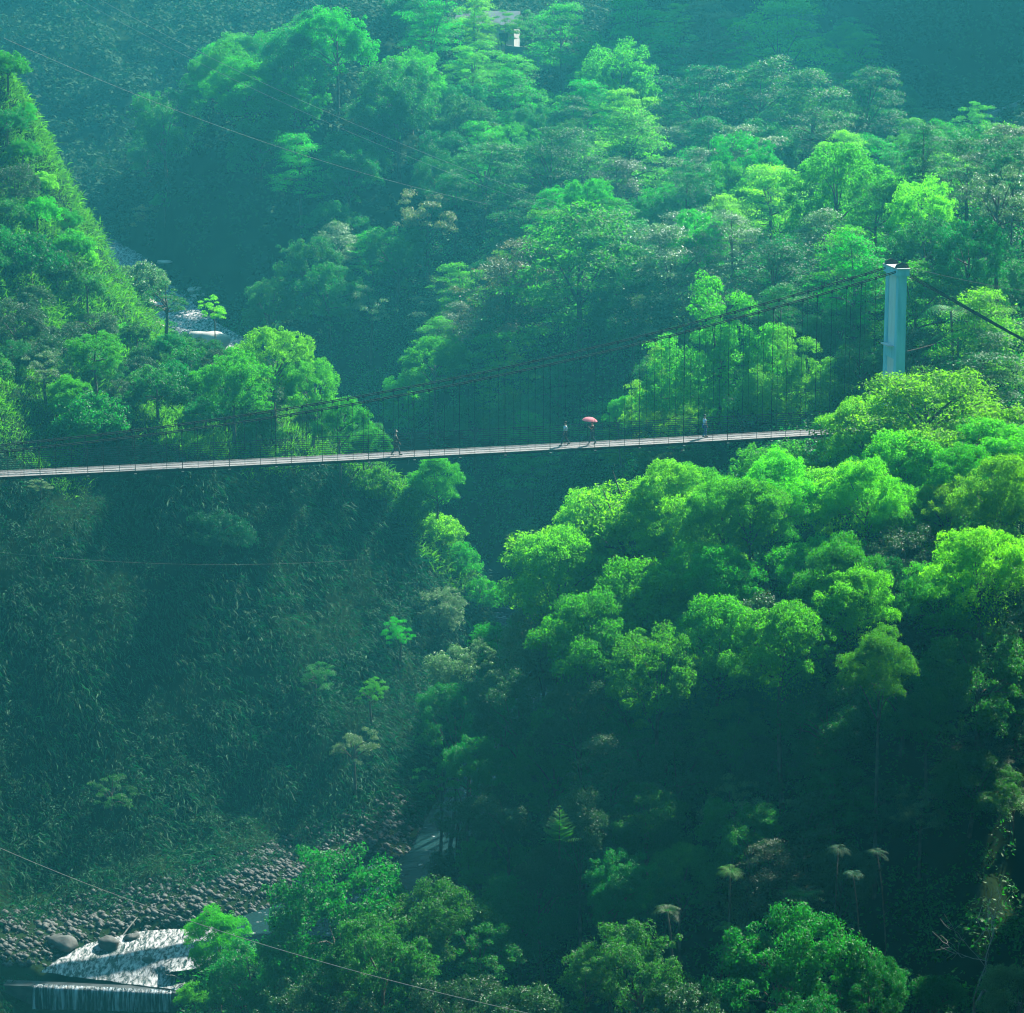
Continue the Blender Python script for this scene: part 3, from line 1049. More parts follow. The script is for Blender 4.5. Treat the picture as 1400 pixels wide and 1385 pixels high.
# ------------------------------------------------------------------ trees one can pick out
B, Fm, M, Dk, Pl, Ru = LEAF_BRIGHT, LEAF_FRESH, LEAF_MID, LEAF_DARK, LEAF_PALE, LEAF_RUST
TREES = [
    # --- foot of the picture
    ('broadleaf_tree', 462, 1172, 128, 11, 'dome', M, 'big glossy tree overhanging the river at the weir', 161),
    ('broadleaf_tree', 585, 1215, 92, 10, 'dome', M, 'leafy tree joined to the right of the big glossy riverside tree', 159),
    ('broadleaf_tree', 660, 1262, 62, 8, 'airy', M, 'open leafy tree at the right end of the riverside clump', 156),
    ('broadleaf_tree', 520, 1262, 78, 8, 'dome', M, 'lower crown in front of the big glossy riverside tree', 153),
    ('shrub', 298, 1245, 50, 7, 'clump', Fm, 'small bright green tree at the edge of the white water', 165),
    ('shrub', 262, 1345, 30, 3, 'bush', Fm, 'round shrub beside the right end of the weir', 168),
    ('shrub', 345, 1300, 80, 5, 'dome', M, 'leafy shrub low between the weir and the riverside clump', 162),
    ('shrub', 430, 1330, 85, 5, 'dome', Dk, 'dark undergrowth bush under the riverside clump', 154),  # dark leaf tone carries the shade under the clump
    ('shrub', 620, 1335, 80, 5, 'dome', Dk, 'dark bush crossed by the sagging pale cable', 151),  # shade low in the clump is held in the dark leaf colour
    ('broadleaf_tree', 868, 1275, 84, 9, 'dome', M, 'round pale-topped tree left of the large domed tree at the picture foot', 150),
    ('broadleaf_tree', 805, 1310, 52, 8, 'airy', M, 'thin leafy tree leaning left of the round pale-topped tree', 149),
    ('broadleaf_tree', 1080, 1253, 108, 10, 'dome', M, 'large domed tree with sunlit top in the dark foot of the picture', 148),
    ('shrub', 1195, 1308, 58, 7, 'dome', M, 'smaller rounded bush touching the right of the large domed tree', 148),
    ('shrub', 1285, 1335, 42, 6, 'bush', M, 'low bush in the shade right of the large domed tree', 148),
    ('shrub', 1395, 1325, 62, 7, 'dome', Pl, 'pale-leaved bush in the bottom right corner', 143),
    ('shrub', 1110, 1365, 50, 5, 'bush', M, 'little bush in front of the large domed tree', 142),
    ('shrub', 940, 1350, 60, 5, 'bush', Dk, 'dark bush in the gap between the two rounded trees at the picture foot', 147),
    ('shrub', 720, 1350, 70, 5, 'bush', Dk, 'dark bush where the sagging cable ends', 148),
    # --- right bank, bright crowns near the bridge
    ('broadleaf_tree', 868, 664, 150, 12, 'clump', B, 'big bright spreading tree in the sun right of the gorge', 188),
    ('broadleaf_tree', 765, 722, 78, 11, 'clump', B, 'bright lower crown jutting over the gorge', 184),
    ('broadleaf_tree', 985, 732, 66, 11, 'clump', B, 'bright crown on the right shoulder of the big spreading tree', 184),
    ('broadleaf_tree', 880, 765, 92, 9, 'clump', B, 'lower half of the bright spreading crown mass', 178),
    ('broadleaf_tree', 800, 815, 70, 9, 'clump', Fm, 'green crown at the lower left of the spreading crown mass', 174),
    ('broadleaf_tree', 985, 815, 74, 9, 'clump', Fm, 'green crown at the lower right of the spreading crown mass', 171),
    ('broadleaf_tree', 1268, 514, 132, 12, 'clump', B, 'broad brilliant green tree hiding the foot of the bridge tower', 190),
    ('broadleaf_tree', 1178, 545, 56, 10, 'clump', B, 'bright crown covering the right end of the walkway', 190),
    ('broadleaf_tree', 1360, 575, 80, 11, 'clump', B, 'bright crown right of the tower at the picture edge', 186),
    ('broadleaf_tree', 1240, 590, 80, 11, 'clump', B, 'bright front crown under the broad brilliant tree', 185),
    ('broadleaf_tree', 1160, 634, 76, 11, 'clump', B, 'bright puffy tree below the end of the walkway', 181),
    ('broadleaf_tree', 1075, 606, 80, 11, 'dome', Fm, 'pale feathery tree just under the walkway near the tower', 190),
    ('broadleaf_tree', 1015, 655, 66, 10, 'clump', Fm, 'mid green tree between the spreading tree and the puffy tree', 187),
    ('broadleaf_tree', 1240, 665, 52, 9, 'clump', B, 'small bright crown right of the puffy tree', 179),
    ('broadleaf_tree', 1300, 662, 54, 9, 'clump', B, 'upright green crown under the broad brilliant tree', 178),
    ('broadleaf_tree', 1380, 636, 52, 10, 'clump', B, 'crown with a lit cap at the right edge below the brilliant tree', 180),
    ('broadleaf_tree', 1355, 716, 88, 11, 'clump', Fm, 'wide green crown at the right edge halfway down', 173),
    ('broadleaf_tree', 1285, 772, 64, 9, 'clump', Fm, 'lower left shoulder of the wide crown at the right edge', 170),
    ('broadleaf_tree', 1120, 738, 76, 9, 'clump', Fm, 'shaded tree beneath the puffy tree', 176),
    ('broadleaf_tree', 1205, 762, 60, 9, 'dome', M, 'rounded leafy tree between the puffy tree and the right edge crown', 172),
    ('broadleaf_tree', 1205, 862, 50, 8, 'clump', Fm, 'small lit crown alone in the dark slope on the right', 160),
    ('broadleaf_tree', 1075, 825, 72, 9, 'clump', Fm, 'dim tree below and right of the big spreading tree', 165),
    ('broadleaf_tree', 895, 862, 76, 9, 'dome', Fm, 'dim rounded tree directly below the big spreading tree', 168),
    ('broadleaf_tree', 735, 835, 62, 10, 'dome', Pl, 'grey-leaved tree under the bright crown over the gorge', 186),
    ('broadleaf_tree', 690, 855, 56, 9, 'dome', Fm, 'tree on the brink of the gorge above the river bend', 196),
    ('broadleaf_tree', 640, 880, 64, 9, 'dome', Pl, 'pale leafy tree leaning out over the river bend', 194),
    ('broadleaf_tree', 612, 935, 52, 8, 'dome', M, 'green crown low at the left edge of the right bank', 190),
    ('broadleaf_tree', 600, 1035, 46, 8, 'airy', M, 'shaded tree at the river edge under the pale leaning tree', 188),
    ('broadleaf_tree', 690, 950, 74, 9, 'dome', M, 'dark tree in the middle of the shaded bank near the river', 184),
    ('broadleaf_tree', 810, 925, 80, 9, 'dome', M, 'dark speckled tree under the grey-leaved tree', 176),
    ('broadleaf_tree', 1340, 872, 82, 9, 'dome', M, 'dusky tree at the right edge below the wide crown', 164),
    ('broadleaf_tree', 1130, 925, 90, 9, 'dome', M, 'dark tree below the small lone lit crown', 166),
    # --- around bridge and tower
    ('feathery_tree', 985, 380, 104, 16, 'plume', B, 'fluffy tree of upright plumes behind the bridge cables', 217),
    ('feathery_tree', 1085, 448, 74, 11, 'plume', B, 'shorter fluffy plumed tree between the tall one and the tower', 214),
    ('feathery_tree', 908, 474, 54, 10, 'plume', B, 'small fluffy plumed tree on the left of the tall one', 220),
    ('broadleaf_tree', 930, 600, 70, 7, 'dome', M, 'green tree in the shade below the walkway under the plumed trees', 219),
    ('broadleaf_tree', 1350, 396, 86, 14, 'layer', B, 'tiered bright tree standing right of the bridge tower', 208),
    ('broadleaf_tree', 1340, 455, 92, 11, 'layer', M, 'dark tiered lower tree right of the bridge tower', 205),
    ('broadleaf_tree', 1180, 470, 46, 8, 'dome', M, 'shaded tree left of the tower below the cables', 214),
    ('broadleaf_tree', 1150, 420, 52, 9, 'dome', M, 'shaded tree under the cables between plumed trees and tower', 224),
    ('broadleaf_tree', 1262, 452, 44, 8, 'dome', Dk, 'dark tree filling the shade just behind the tower', 213),
    ('broadleaf_tree', 855, 542, 26, 6, 'clump', Fm, 'tiny bright tree above the walkway near the umbrella', 226),
    ('broadleaf_tree', 596, 462, 48, 9, 'dome', Fm, 'bright hazy tree standing above the cables at mid picture', None),
    ('broadleaf_tree', 560, 510, 46, 8, 'dome', Fm, 'bright tree behind the cables left of mid picture', None),
    ('broadleaf_tree', 690, 455, 60, 9, 'layer', Fm, 'tiered hazy tree above the cables right of mid picture', None),
    ('broadleaf_tree', 760, 490, 48, 8, 'layer', M, 'tiered tree just behind the cables above the umbrella', None),
    ('broadleaf_tree', 720, 540, 56, 7, 'dome', M, 'leafy tree behind the handrail left of the walker in pale shirt', None),
    ('broadleaf_tree', 650, 545, 44, 7, 'dome', M, 'small tree behind the handrail at mid walkway', None),
    ('broadleaf_tree', 598, 620, 40, 7, 'clump', Fm, 'bright little tree directly under the walkway at the gorge mouth', None),
    ('broadleaf_tree', 628, 648, 28, 6, 'clump', Fm, 'small bright tree right of the little one under the walkway', None),
    ('shrub', 712, 715, 44, 4, 'airy', M, 'hazy shrub above the gap of the gorge', None),
    # --- left spur
    ('broadleaf_tree', 375, 448, 58, 8, 'dome', B, 'bright round tree on top of the left spur', None),
    ('broadleaf_tree', 425, 492, 46, 7, 'dome', Fm, 'bright tree on the right brow of the left spur', None),
    ('broadleaf_tree', 318, 480, 54, 7, 'dome', Fm, 'green tree left of the bright round spur tree', None),
    ('broadleaf_tree', 465, 545, 40, 7, 'dome', Fm, 'bright tree on the spur brow just behind the cables', None),
    ('broadleaf_tree', 500, 585, 32, 5, 'dome', Fm, 'lowest bright tree on the spur brow by the walkway', None),
    ('riverside_tree', 222, 385, 46, 14, 'airy', M, 'open tree with thin bare trunks before the upper river', 236),
    ('riverside_tree', 288, 404, 28, 12, 'airy', B, 'slim tree with a small round bright head on the spur', 236),
    ('riverside_tree', 175, 440, 40, 9, 'airy', Fm, 'thin leaning tree left of the open tree on the spur', 233),
    ('riverside_tree', 262, 460, 34, 8, 'airy', M, 'sparse young tree below the slim round-headed one', 234),
    ('shrub', 130, 455, 44, 5, 'dome', Fm, 'leafy shrub on the spur at the left of the thin trees', None),
    ('shrub', 215, 510, 50, 4, 'bush', M, 'dim shrub on the spur below the open thin-trunked tree', None),
    ('shrub', 120, 540, 62, 4, 'bush', M, 'dark leafy shrub on the shaded spur behind the left cables', None),
    ('shrub', 60, 480, 46, 4, 'airy', Pl, 'pale flowering shrub at the left edge above the bridge', None),
    ('shrub', 95, 515, 34, 4, 'clump', B, 'lit shrub in the shade above the left cables', None),
    ('shrub', 112, 575, 24, 3, 'clump', Fm, 'small bright shrub touching the cables on the left', None),
    ('shrub', 55, 655, 22, 2, 'airy', Pl, 'tiny pale sprig under the walkway at the far left', 199),
    ('shrub', 40, 320, 52, 4, 'bush', M, 'mounded grassy shrub on the sunlit left ridge', None),
    ('shrub', 100, 315, 34, 5, 'bush', Fm, 'green shrub hanging over the right end of the left ridge', None),
    ('shrub', 118, 375, 32, 4, 'bush', M, 'creeper-covered shrub low on the end of the left ridge', None),
    ('shrub', 8, 70, 34, 5, 'bush', Fm, 'leafy shrub in the top left corner', None),
    ('shrub', 10, 150, 30, 4, 'bush', M, 'grassy shrub at the left edge under the corner shrub', None),
    ('shrub', 545, 845, 30, 4, 'airy', Fm, 'lit sapling standing out of the shaded spur face', None),
    ('shrub', 508, 925, 28, 4, 'airy', Fm, 'small lit sapling under the first on the spur face', None),
    ('shrub', 485, 998, 42, 5, 'airy', Pl, 'pale leafy tree low on the spur face', None),
    ('shrub', 600, 805, 44, 3.5, 'dome', Pl, 'pale bushy shrub on the right flank of the spur', None),
    ('shrub', 655, 790, 40, 2.5, 'bush', Fm, 'grassy bush at the tip of the spur over the gorge', None),
    ('shrub', 515, 640, 42, 2.2, 'bush', Fm, 'sunlit grassy bush at the upper end of the spur rim', None),
    ('shrub', 556, 668, 44, 2.2, 'bush', GRASS_LIT, 'sunlit grassy mound second down the spur rim', None),
    ('shrub', 596, 705, 42, 2.2, 'bush', B, 'brightest mound in the middle of the spur rim', None),
    ('shrub', 626, 745, 38, 2.2, 'bush', Fm, 'sunlit mound low on the spur rim over the gorge', None),
    ('shrub', 20, 225, 40, 4, 'dome', Dk, 'dark bushy shrub on the left ridge below the corner', None),
    ('shrub', 52, 270, 34, 4, 'bush', Fm, 'sunlit shrub on the right rim of the left ridge', None),
    ('shrub', 30, 190, 26, 4, 'bush', Fm, 'small sunlit shrub higher on the rim of the left ridge', None),
    ('shrub', 58, 235, 26, 1.6, 'bush', B, 'bright shrub high on the outer edge of the left ridge', None),
    ('shrub', 84, 285, 28, 1.8, 'dome', Fm, 'sunlit shrub in the middle of the outer edge of the left ridge', None),
    ('shrub', 112, 335, 24, 1.8, 'bush', B, 'bright shrub low on the outer edge of the left ridge', None),
    ('shrub', 30, 140, 24, 2, 'dome', Fm, 'rounded shrub near the top of the left ridge edge', None),
    ('shrub', 78, 345, 40, 4, 'bush', M, 'grassy mound between ridge and spur on the left', None),
    ('shrub', 20, 410, 50, 4, 'dome', Dk, 'dark leafy shrub at the left edge below the ridge', None),
    ('shrub', 430, 905, 40, 3, 'airy', M, 'faint leafy shrub in the middle of the shaded spur face', None),
    ('shrub', 300, 700, 50, 3, 'bush', GRASS_DARK, 'faint leafy mound high on the shaded spur face', None),
    ('shrub', 150, 1060, 46, 3, 'airy', M, 'dim shrub at the lower left of the shaded spur face', None),
    # --- hazy cliff and upper valley
    ('broadleaf_tree', 228, 126, 58, 12, 'dome', M, 'rounded hazy tree at the left end of the hazy cliff top', None),
    ('broadleaf_tree', 205, 178, 40, 8, 'dome', M, 'lower hazy tree hanging over the left edge of the hazy cliff', None),
    ('broadleaf_tree', 335, 80, 58, 10, 'clump', Fm, 'bright clumped tree on the hazy cliff top', None),
    ('broadleaf_tree', 405, 100, 46, 9, 'dome', Fm, 'green tree on the hazy cliff top right of the clumped tree', None),
    ('broadleaf_tree', 460, 12, 54, 12, 'dome', Fm, 'tall bright tree at the top of the hazy cliff', None),
    ('shrub', 202, 278, 38, 5, 'airy', Ru, 'yellowish shrub clinging to the left edge of the hazy cliff', None),
    ('shrub', 190, 360, 48, 4, 'bush', Pl, 'pale scrub on the far bank below the hazy cliff', None),
    ('shrub', 225, 262, 20, 4, 'bush', Fm, 'tiny bush above the yellowish shrub on the cliff edge', None),
    ('shrub', 408, 175, 24, 5, 'airy', Fm, 'lone lit sapling on the face of the hazy cliff', None),
    ('broadleaf_tree', 370, 380, 42, 8, 'dome', M, 'hazy tree at the foot of the cliff on its right', None),
    ('broadleaf_tree', 420, 325, 48, 9, 'dome', M, 'hazy round tree right of the cliff foot', None),
    ('broadleaf_tree', 455, 275, 46, 9, 'dome', M, 'hazy tree in the cleft right of the cliff', None),
    ('broadleaf_tree', 480, 205, 44, 10, 'dome', M, 'tall leafy tree edging the cleft right of the cliff', None),
    ('broadleaf_tree', 545, 85, 64, 13, 'dome', M, 'tall creeper-hung tree above the cleft', None),
    ('broadleaf_tree', 450, 360, 52, 9, 'dome', M, 'hazy tree filling the bottom of the cleft', None),
    ('broadleaf_tree', 505, 390, 42, 8, 'airy', Pl, 'hazy pale tree low in the cleft above the cables', None),
    # --- forest on the right slope
    ('broadleaf_tree', 1072, 2, 92, 14, 'layer', B, 'tall bright tree at the top of the right slope', None),
    ('broadleaf_tree', 975, 0, 52, 13, 'layer', Ru, 'yellow-green tiered tree left of the tall bright one on the crest', None),
    ('broadleaf_tree', 870, -5, 60, 12, 'layer', Fm, 'tiered tree on the crest right of the white house', None),
    ('broadleaf_tree', 770, 5, 54, 11, 'layer', Fm, 'green tree close on the right of the white house', None),
    ('broadleaf_tree', 690, 14, 34, 11, 'airy', Fm, 'thin tree in front of the white house', 348),
    ('broadleaf_tree', 648, 10, 34, 9, 'airy', Fm, 'slender airy tree right before the white house wall', 349),
    ('broadleaf_tree', 726, 14, 38, 9, 'airy', M, 'open tree before the right corner of the white house', 350),
    ('broadleaf_tree', 590, 2, 52, 12, 'layer', Fm, 'green tree close on the left of the white house', None),
    ('broadleaf_tree', 1050, 78, 86, 13, 'layer', M, 'flat-topped tree on bare trunks above the roadside wall', None),
    ('broadleaf_tree', 1110, 96, 72, 12, 'layer', M, 'flat tiered tree right of the flat-topped one', None),
    ('broadleaf_tree', 1185, 92, 58, 11, 'layer', M, 'flat tiered tree at the forest edge against the dark mountain', None),
    ('broadleaf_tree', 950, 90, 66, 11, 'layer', M, 'tiered tree left of the flat-topped one on bare trunks', None),
    ('broadleaf_tree', 1012, 184, 58, 9, 'dome', Fm, 'dense round green tree below the flat-topped trees', None),
    ('broadleaf_tree', 1150, 198, 84, 10, 'dome', Fm, 'broad dense round tree under the roadside wall', None),
    ('broadleaf_tree', 1265, 172, 48, 10, 'layer', M, 'leafy tree at the right end of the roadside wall', None),
    ('broadleaf_tree', 1342, 140, 46, 11, 'airy', Fm, 'slim open tree against the dark mountain', 305),
    ('broadleaf_tree', 1388, 190, 46, 9, 'layer', M, 'tiered tree at the right edge under the slim open tree', None),
    ('broadleaf_tree', 1262, 246, 58, 9, 'dome', B, 'brightest round tree on the slope above the tower', None),
    ('broadleaf_tree', 1372, 228, 66, 13, 'airy', Pl, 'pale open tree with a tall straight trunk at the right edge', None),
    ('broadleaf_tree', 1330, 300, 60, 10, 'dome', M, 'leafy tree on the slope right above the tower', None),
    ('broadleaf_tree', 1170, 320, 70, 9, 'layer', Fm, 'flat tiered tree left above the tower top', None),
    ('broadleaf_tree', 1060, 330, 72, 9, 'layer', M, 'tiered tree uphill of the plumed trees', None),
    ('broadleaf_tree', 795, 282, 118, 13, 'layer', Fm, 'wide fan-shaped tiered tree in the middle of the slope', None),
    ('broadleaf_tree', 700, 330, 78, 12, 'layer', Ru, 'drooping tiered tree at the left end of the wide fan tree', None),
    ('broadleaf_tree', 920, 310, 84, 11, 'layer', Pl, 'grey-tipped tree right of the wide fan tree', None),
    ('broadleaf_tree', 865, 370, 70, 9, 'dome', M, 'shaded round tree beneath the wide fan tree', None),
    ('broadleaf_tree', 800, 245, 46, 9, 'dome', Fm, 'small round tree on top of the wide fan tree', None),
    ('broadleaf_tree', 585, 262, 60, 10, 'airy', Ru, 'reddish-tinted tree on the slope above the cleft', None),
    ('broadleaf_tree', 540, 310, 52, 9, 'dome', M, 'hazy tree below the reddish-tinted one', None),
    ('broadleaf_tree', 660, 195, 72, 10, 'layer', M, 'tiered hazy tree crossed by the three thin wires', None),
    ('broadleaf_tree', 755, 175, 70, 10, 'layer', M, 'tiered hazy tree right of the wires in the upper slope', None),
    ('broadleaf_tree', 860, 150, 72, 10, 'layer', Fm, 'tiered hazy tree at the centre of the upper slope', None),
    ('broadleaf_tree', 700, 95, 54, 9, 'layer', Fm, 'hazy tree just below the white house', None),
    ('broadleaf_tree', 845, 60, 66, 11, 'dome', Fm, 'round hazy tree near the crest right of the house', None),
    ('broadleaf_tree', 1290, 375, 46, 9, 'dome', M, 'leafy tree behind the backstay cables right of the tower', 232),
]
for (nm, px, py, R, H, kind, mat, lab, D) in TREES:
    if kind == 'clump' and R > 44 and px > 680:
        R *= 1.12
    kw = {}
    if kind == 'airy' and 'thin' in lab or 'slim' in lab:
        kw = dict(r0=0.09)
    if 'bare trunks' in lab or 'straight trunk' in lab:
        kw = dict(r0=0.2, nl=14)
    tree(nm, px, py, R, H, kind, mat, lab, D, cat='shrub' if nm == 'shrub' else 'tree', **kw)


# ------------------------------------------------------------------ forest fill: single trees nothing tells apart
def protected(px, py, R, D, H):
    """would a crown there cover what must stay in view?"""
    ydeck = 648 - 58 * px / 1180
    xs = (px - 700) / FPX * D
    if D < 206 and px < 1135 and py - R < ydeck + 6 and py + 2.2 * R > 360 + 0:
        if px + R > 0 and (py - R * 0.2) < ydeck + 8:
            return True
    if D < 206 and 1180 - R < px < 1262 + R and py < 520 and py + 2 * R > 350:
        return True
    return False


def fill(poly, n, kinds, name, label, group, Rm, Hm, spacing, yr, seed):
    rng = np.random.default_rng(seed)
    made = 0
    tries = 0
    while made < n and tries < n * 60:
        tries += 1
        y = rng.uniform(*yr)
        x = rng.uniform(-0.19 * y, 0.19 * y)
        R = rng.uniform(*Rm)
        H = rng.uniform(*Hm)
        z = T1(x, y)
        px, py, D = proj(np.array([x, y, z + H]))
        if not poly_in(poly, np.array([px]), np.array([py]))[0]:
            continue
        Rp = R * FPX / D
        if protected(px, py, Rp, D, H):
            continue
        d, lev, hw, side = riv_dist(np.array([x]), np.array([y]))
        if d[0] < hw[0] + 2.5:
            continue
        if any((x - a) ** 2 + (y - b) ** 2 < (spacing * (R + min(c, 4))) ** 2 for a, b, c in PLACED):
            continue
        kind, mat = kinds[int(rng.integers(len(kinds)))]
        tree(name, 0, 0, 0, 0, kind, mat, label, group=group, xy=(x, y, R, H), nl=6, cat='shrub' if name == 'shrub' else 'tree')
        made += 1
    print(group, made)


UPPER = [(470, 250), (560, 60), (640, -20), (1140, -20), (1230, 120), (1420, 190), (1420, 540), (1250, 440), (1180, 500), (880, 570), (640, 600), (560, 420), (350, 440), (440, 300)]
LOWER = [(570, 1000), (660, 880), (740, 800), (1000, 780), (1420, 640), (1420, 1260), (720, 1270), (640, 1150), (590, 1120)]
SPUR = [(-20, 130), (40, 170), (90, 290), (140, 400), (300, 470), (420, 470), (500, 580), (400, 600), (200, 610), (-20, 620)]
fill(SPUR, 70, [('bush', M), ('dome', M), ('bush', Dk), ('dome', Dk), ('bush', M)], 'shrub',  # dark leaves put the shade of ridge and spur into the shrubs
     'one of the leafy shrubs crowding the top of the left spur above the walkway', 'shrubs on top of the left spur', (1.3, 2.4), (1.8, 3.2), 0.55, (195, 262), 9)
fill([(270, 70), (470, -10), (640, -10), (640, 210), (490, 260), (470, 190), (330, 180)], 26, [('dome', M), ('dome', Fm), ('clump', M), ('layer', Fm)], 'forest_tree',
     'one of the hazy crowns climbing the spur above the shaded cliff at upper left', 'hazy crowns on the spur above the shaded cliff', (3.0, 4.8), (6, 10), 0.5, (300, 400), 15)
fill(UPPER, 120, [('layer', Fm), ('layer', Fm), ('layer', M), ('dome', M), ('dome', Fm), ('layer', Pl), ('layer', B)], 'forest_tree',
     'one of the mixed forest trees crowding the hazy slope above and behind the bridge', 'forest trees on the hazy slope behind the bridge', (2.6, 4.6), (5, 9), 0.60, (215, 400), 5)
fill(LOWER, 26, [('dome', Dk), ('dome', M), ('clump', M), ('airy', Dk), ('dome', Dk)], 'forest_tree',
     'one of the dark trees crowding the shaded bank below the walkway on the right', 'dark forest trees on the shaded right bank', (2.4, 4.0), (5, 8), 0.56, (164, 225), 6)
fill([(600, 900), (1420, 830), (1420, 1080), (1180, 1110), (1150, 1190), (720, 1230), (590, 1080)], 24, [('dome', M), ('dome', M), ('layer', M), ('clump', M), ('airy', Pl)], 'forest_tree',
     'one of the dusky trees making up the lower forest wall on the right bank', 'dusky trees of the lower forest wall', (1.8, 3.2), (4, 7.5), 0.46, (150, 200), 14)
for i, (px, py, R) in enumerate([(700, 935, 60), (790, 925, 66), (880, 945, 70), (985, 925, 72), (1085, 915, 70), (1300, 930, 70), (1390, 960, 60),
                                 (655, 1000, 52), (745, 1005, 64), (840, 1010, 66), (940, 1015, 70), (1045, 1000, 70), (1145, 1000, 72), (1245, 985, 66), (1340, 1030, 60),
                                 (690, 1075, 56), (790, 1085, 60), (890, 1090, 64), (1000, 1085, 66), (1110, 1080, 66), (1215, 1080, 60),
                                 (740, 1150, 54), (850, 1165, 56), (950, 1160, 56), (1060, 1165, 58), (1160, 1150, 54)]):
    jx, jy = (i * 37 % 23) - 11, (i * 53 % 31) - 15
    tree('forest_tree', px + jx, py + jy, R, 0, ['dome', 'clump', 'dome', 'dome', 'layer'][i % 5], [Dk, M, Dk, Dk, M][(i * 3) % 5],
         'one of the dusky trees making up the lower forest wall on the right bank', D=171.5 - (py + jy - 920) * 0.062 + (6 if px < 760 else 0) + (i % 3), group='dusky trees of the lower forest wall', nl=6)
fill([(700, 650), (1000, 620), (1420, 600), (1420, 900), (1000, 900), (720, 860)], 26, [('clump', B), ('clump', Fm), ('clump', B)], 'forest_tree',
     'one of the bright crowns merging into the sunlit canopy below the tower', 'bright crowns of the sunlit canopy below the tower', (2.4, 3.8), (7, 10), 0.42, (160, 200), 12)


# ------------------------------------------------------------------ ground cover (stuff)


def normals(x, y, e=0.6):
    gx = (T(x + e, y) - T(x - e, y)) / (2 * e)
    gy = (T(x, y + e) - T(x, y - e)) / (2 * e)
    n = np.stack([-gx, -gy, np.ones_like(gx)], -1)
    return unit(n), np.sqrt(1 + gx ** 2 + gy ** 2)


def in_view(x, y, z, mx=240, my=80):
    px, py, D = proj(np.stack([x, y, z], -1))
    return (px > -mx) & (px < 1400 + mx) & (py > -my) & (py < 1385 + my) & (D > 60)


def candidates(n, xr, yr, rng, fn=None):
    x = rng.uniform(*xr, n)
    y = rng.uniform(*yr, n)
    z = T(x, y)
    d, lev, hw, side = riv_dist(x, y)
    ok = in_view(x, y, z) & (d > hw + 0.8)
    if fn is not None:
        ok &= fn(x, y, z, d, side)
    return x[ok], y[ok], z[ok]


GRAVEL_POLY = [(-80, 1268), (120, 1250), (250, 1218), (400, 1172), (530, 1118), (600, 1120), (570, 1190), (360, 1265), (240, 1300), (60, 1335), (-80, 1335)]


def spur_zone(x, y, z, d, side):
    px, py, D = proj(np.stack([x, y, z], -1))
    return (side < 0) & (y < 300) & (y > 150) & ~poly_in(GRAVEL_POLY, px, py)


def cliff_grass():
    """hanging grass and creeper leaves over the whole left spur"""
    rng = np.random.default_rng(31)
    x, y, z = candidates(130000, (-62, 6), (160, 300), rng, spur_zone)
    nrm, sl = normals(x, y)
    keep = rng.random(len(x)) < np.clip(sl / 2.0, 0.55, 1)
    x, y, z, nrm = x[keep], y[keep], z[keep], nrm[keep]
    clump = 0.5 + 0.5 * np.sin(x * 0.55 + 2 * np.sin(y * 0.21)) * np.sin(z * 0.5 + np.sin(x * 0.3))
    n = len(x)
    per = 12
    pt = np.repeat(np.stack([x, y, z], 1), per, 0) + rng.normal(size=(n * per, 3)) * np.array([0.35, 0.35, 0.15])
    nn = np.repeat(nrm, per, 0)
    L = np.repeat(0.26 + 0.34 * clump, per) * rng.uniform(0.5, 1.35, n * per)
    ds = unit(np.array([0, 0, -1.0]) + nn * nn[:, 2:3])
    d0 = unit(nn * 0.45 + ds * 0.55 + rng.normal(size=nn.shape) * 0.38)
    d1 = unit(d0 * 0.45 + nn * 0.25 + np.array([0, 0, -0.55]) + rng.normal(size=nn.shape) * 0.2)
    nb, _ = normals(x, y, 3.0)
    rim = np.repeat((nb[:, 1] > -0.40) & (nb[:, 0] > 0.12) & (z > riv_dist(x, y)[1] + 6), per)  # sun-facing blades get the lit grass colour, all others the shaded one
    L = np.where(rim, L * 1.15, L)
    d0 = np.where(rim[:, None], unit(nn * 0.5 + np.array([0, 0, 0.45]) + rng.normal(size=nn.shape) * 0.45), d0)
    d1 = np.where(rim[:, None], unit(d0 * 0.6 + np.array([0, 0, -0.35]) + rng.normal(size=nn.shape) * 0.2), d1)
    wv = unit(np.cross(d0, rng.normal(size=nn.shape))) * (L * rng.uniform(0.04, 0.085, n * per))[:, None]
    mid = pt + d0 * (L * 0.55)[:, None]
    tip = mid + d1 * (L * 0.6)[:, None]
    V = np.stack([pt - wv * .5, pt + wv * .5, mid + wv, mid - wv, tip + wv * .25, tip - wv * .25], 1).reshape(-1, 3)
    k = 6 * np.arange(n * per)[:, None]
    def blades(sel):
        W = V.reshape(-1, 6, 3)[sel].reshape(-1, 3)
        q = 6 * np.arange(len(W) // 6)[:, None]
        return W, np.concatenate([q + np.array([[0, 1, 2, 3]]), q + np.array([[3, 2, 4, 5]])])
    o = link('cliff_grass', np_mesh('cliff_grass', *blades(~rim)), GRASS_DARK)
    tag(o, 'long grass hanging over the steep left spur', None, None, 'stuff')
    o = link('rim_grass', np_mesh('rim_grass', *blades(rim)), GRASS_LIT)
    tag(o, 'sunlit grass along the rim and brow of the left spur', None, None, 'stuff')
    # creeper leaf patches
    x, y, z = candidates(14000, (-62, 6), (160, 300), rng, spur_zone)
    nrm, sl = normals(x, y)
    pn = np.sin(x * 0.4 + 1) * np.sin(z * 0.55 + x * 0.25) + 0.35 * rng.normal(size=len(x))
    kk = pn > 0.05
    x, y, z, nrm = x[kk], y[kk], z[kk], nrm[kk]
    o = link('creepers', scatter_clumps('creepers', x, y, z, nrm, 0.3, 0.75, 60, 0.17, rng, 0.5), GRASS_DARK)
    tag(o, 'leafy creepers in patches over the left spur', None, None, 'stuff')


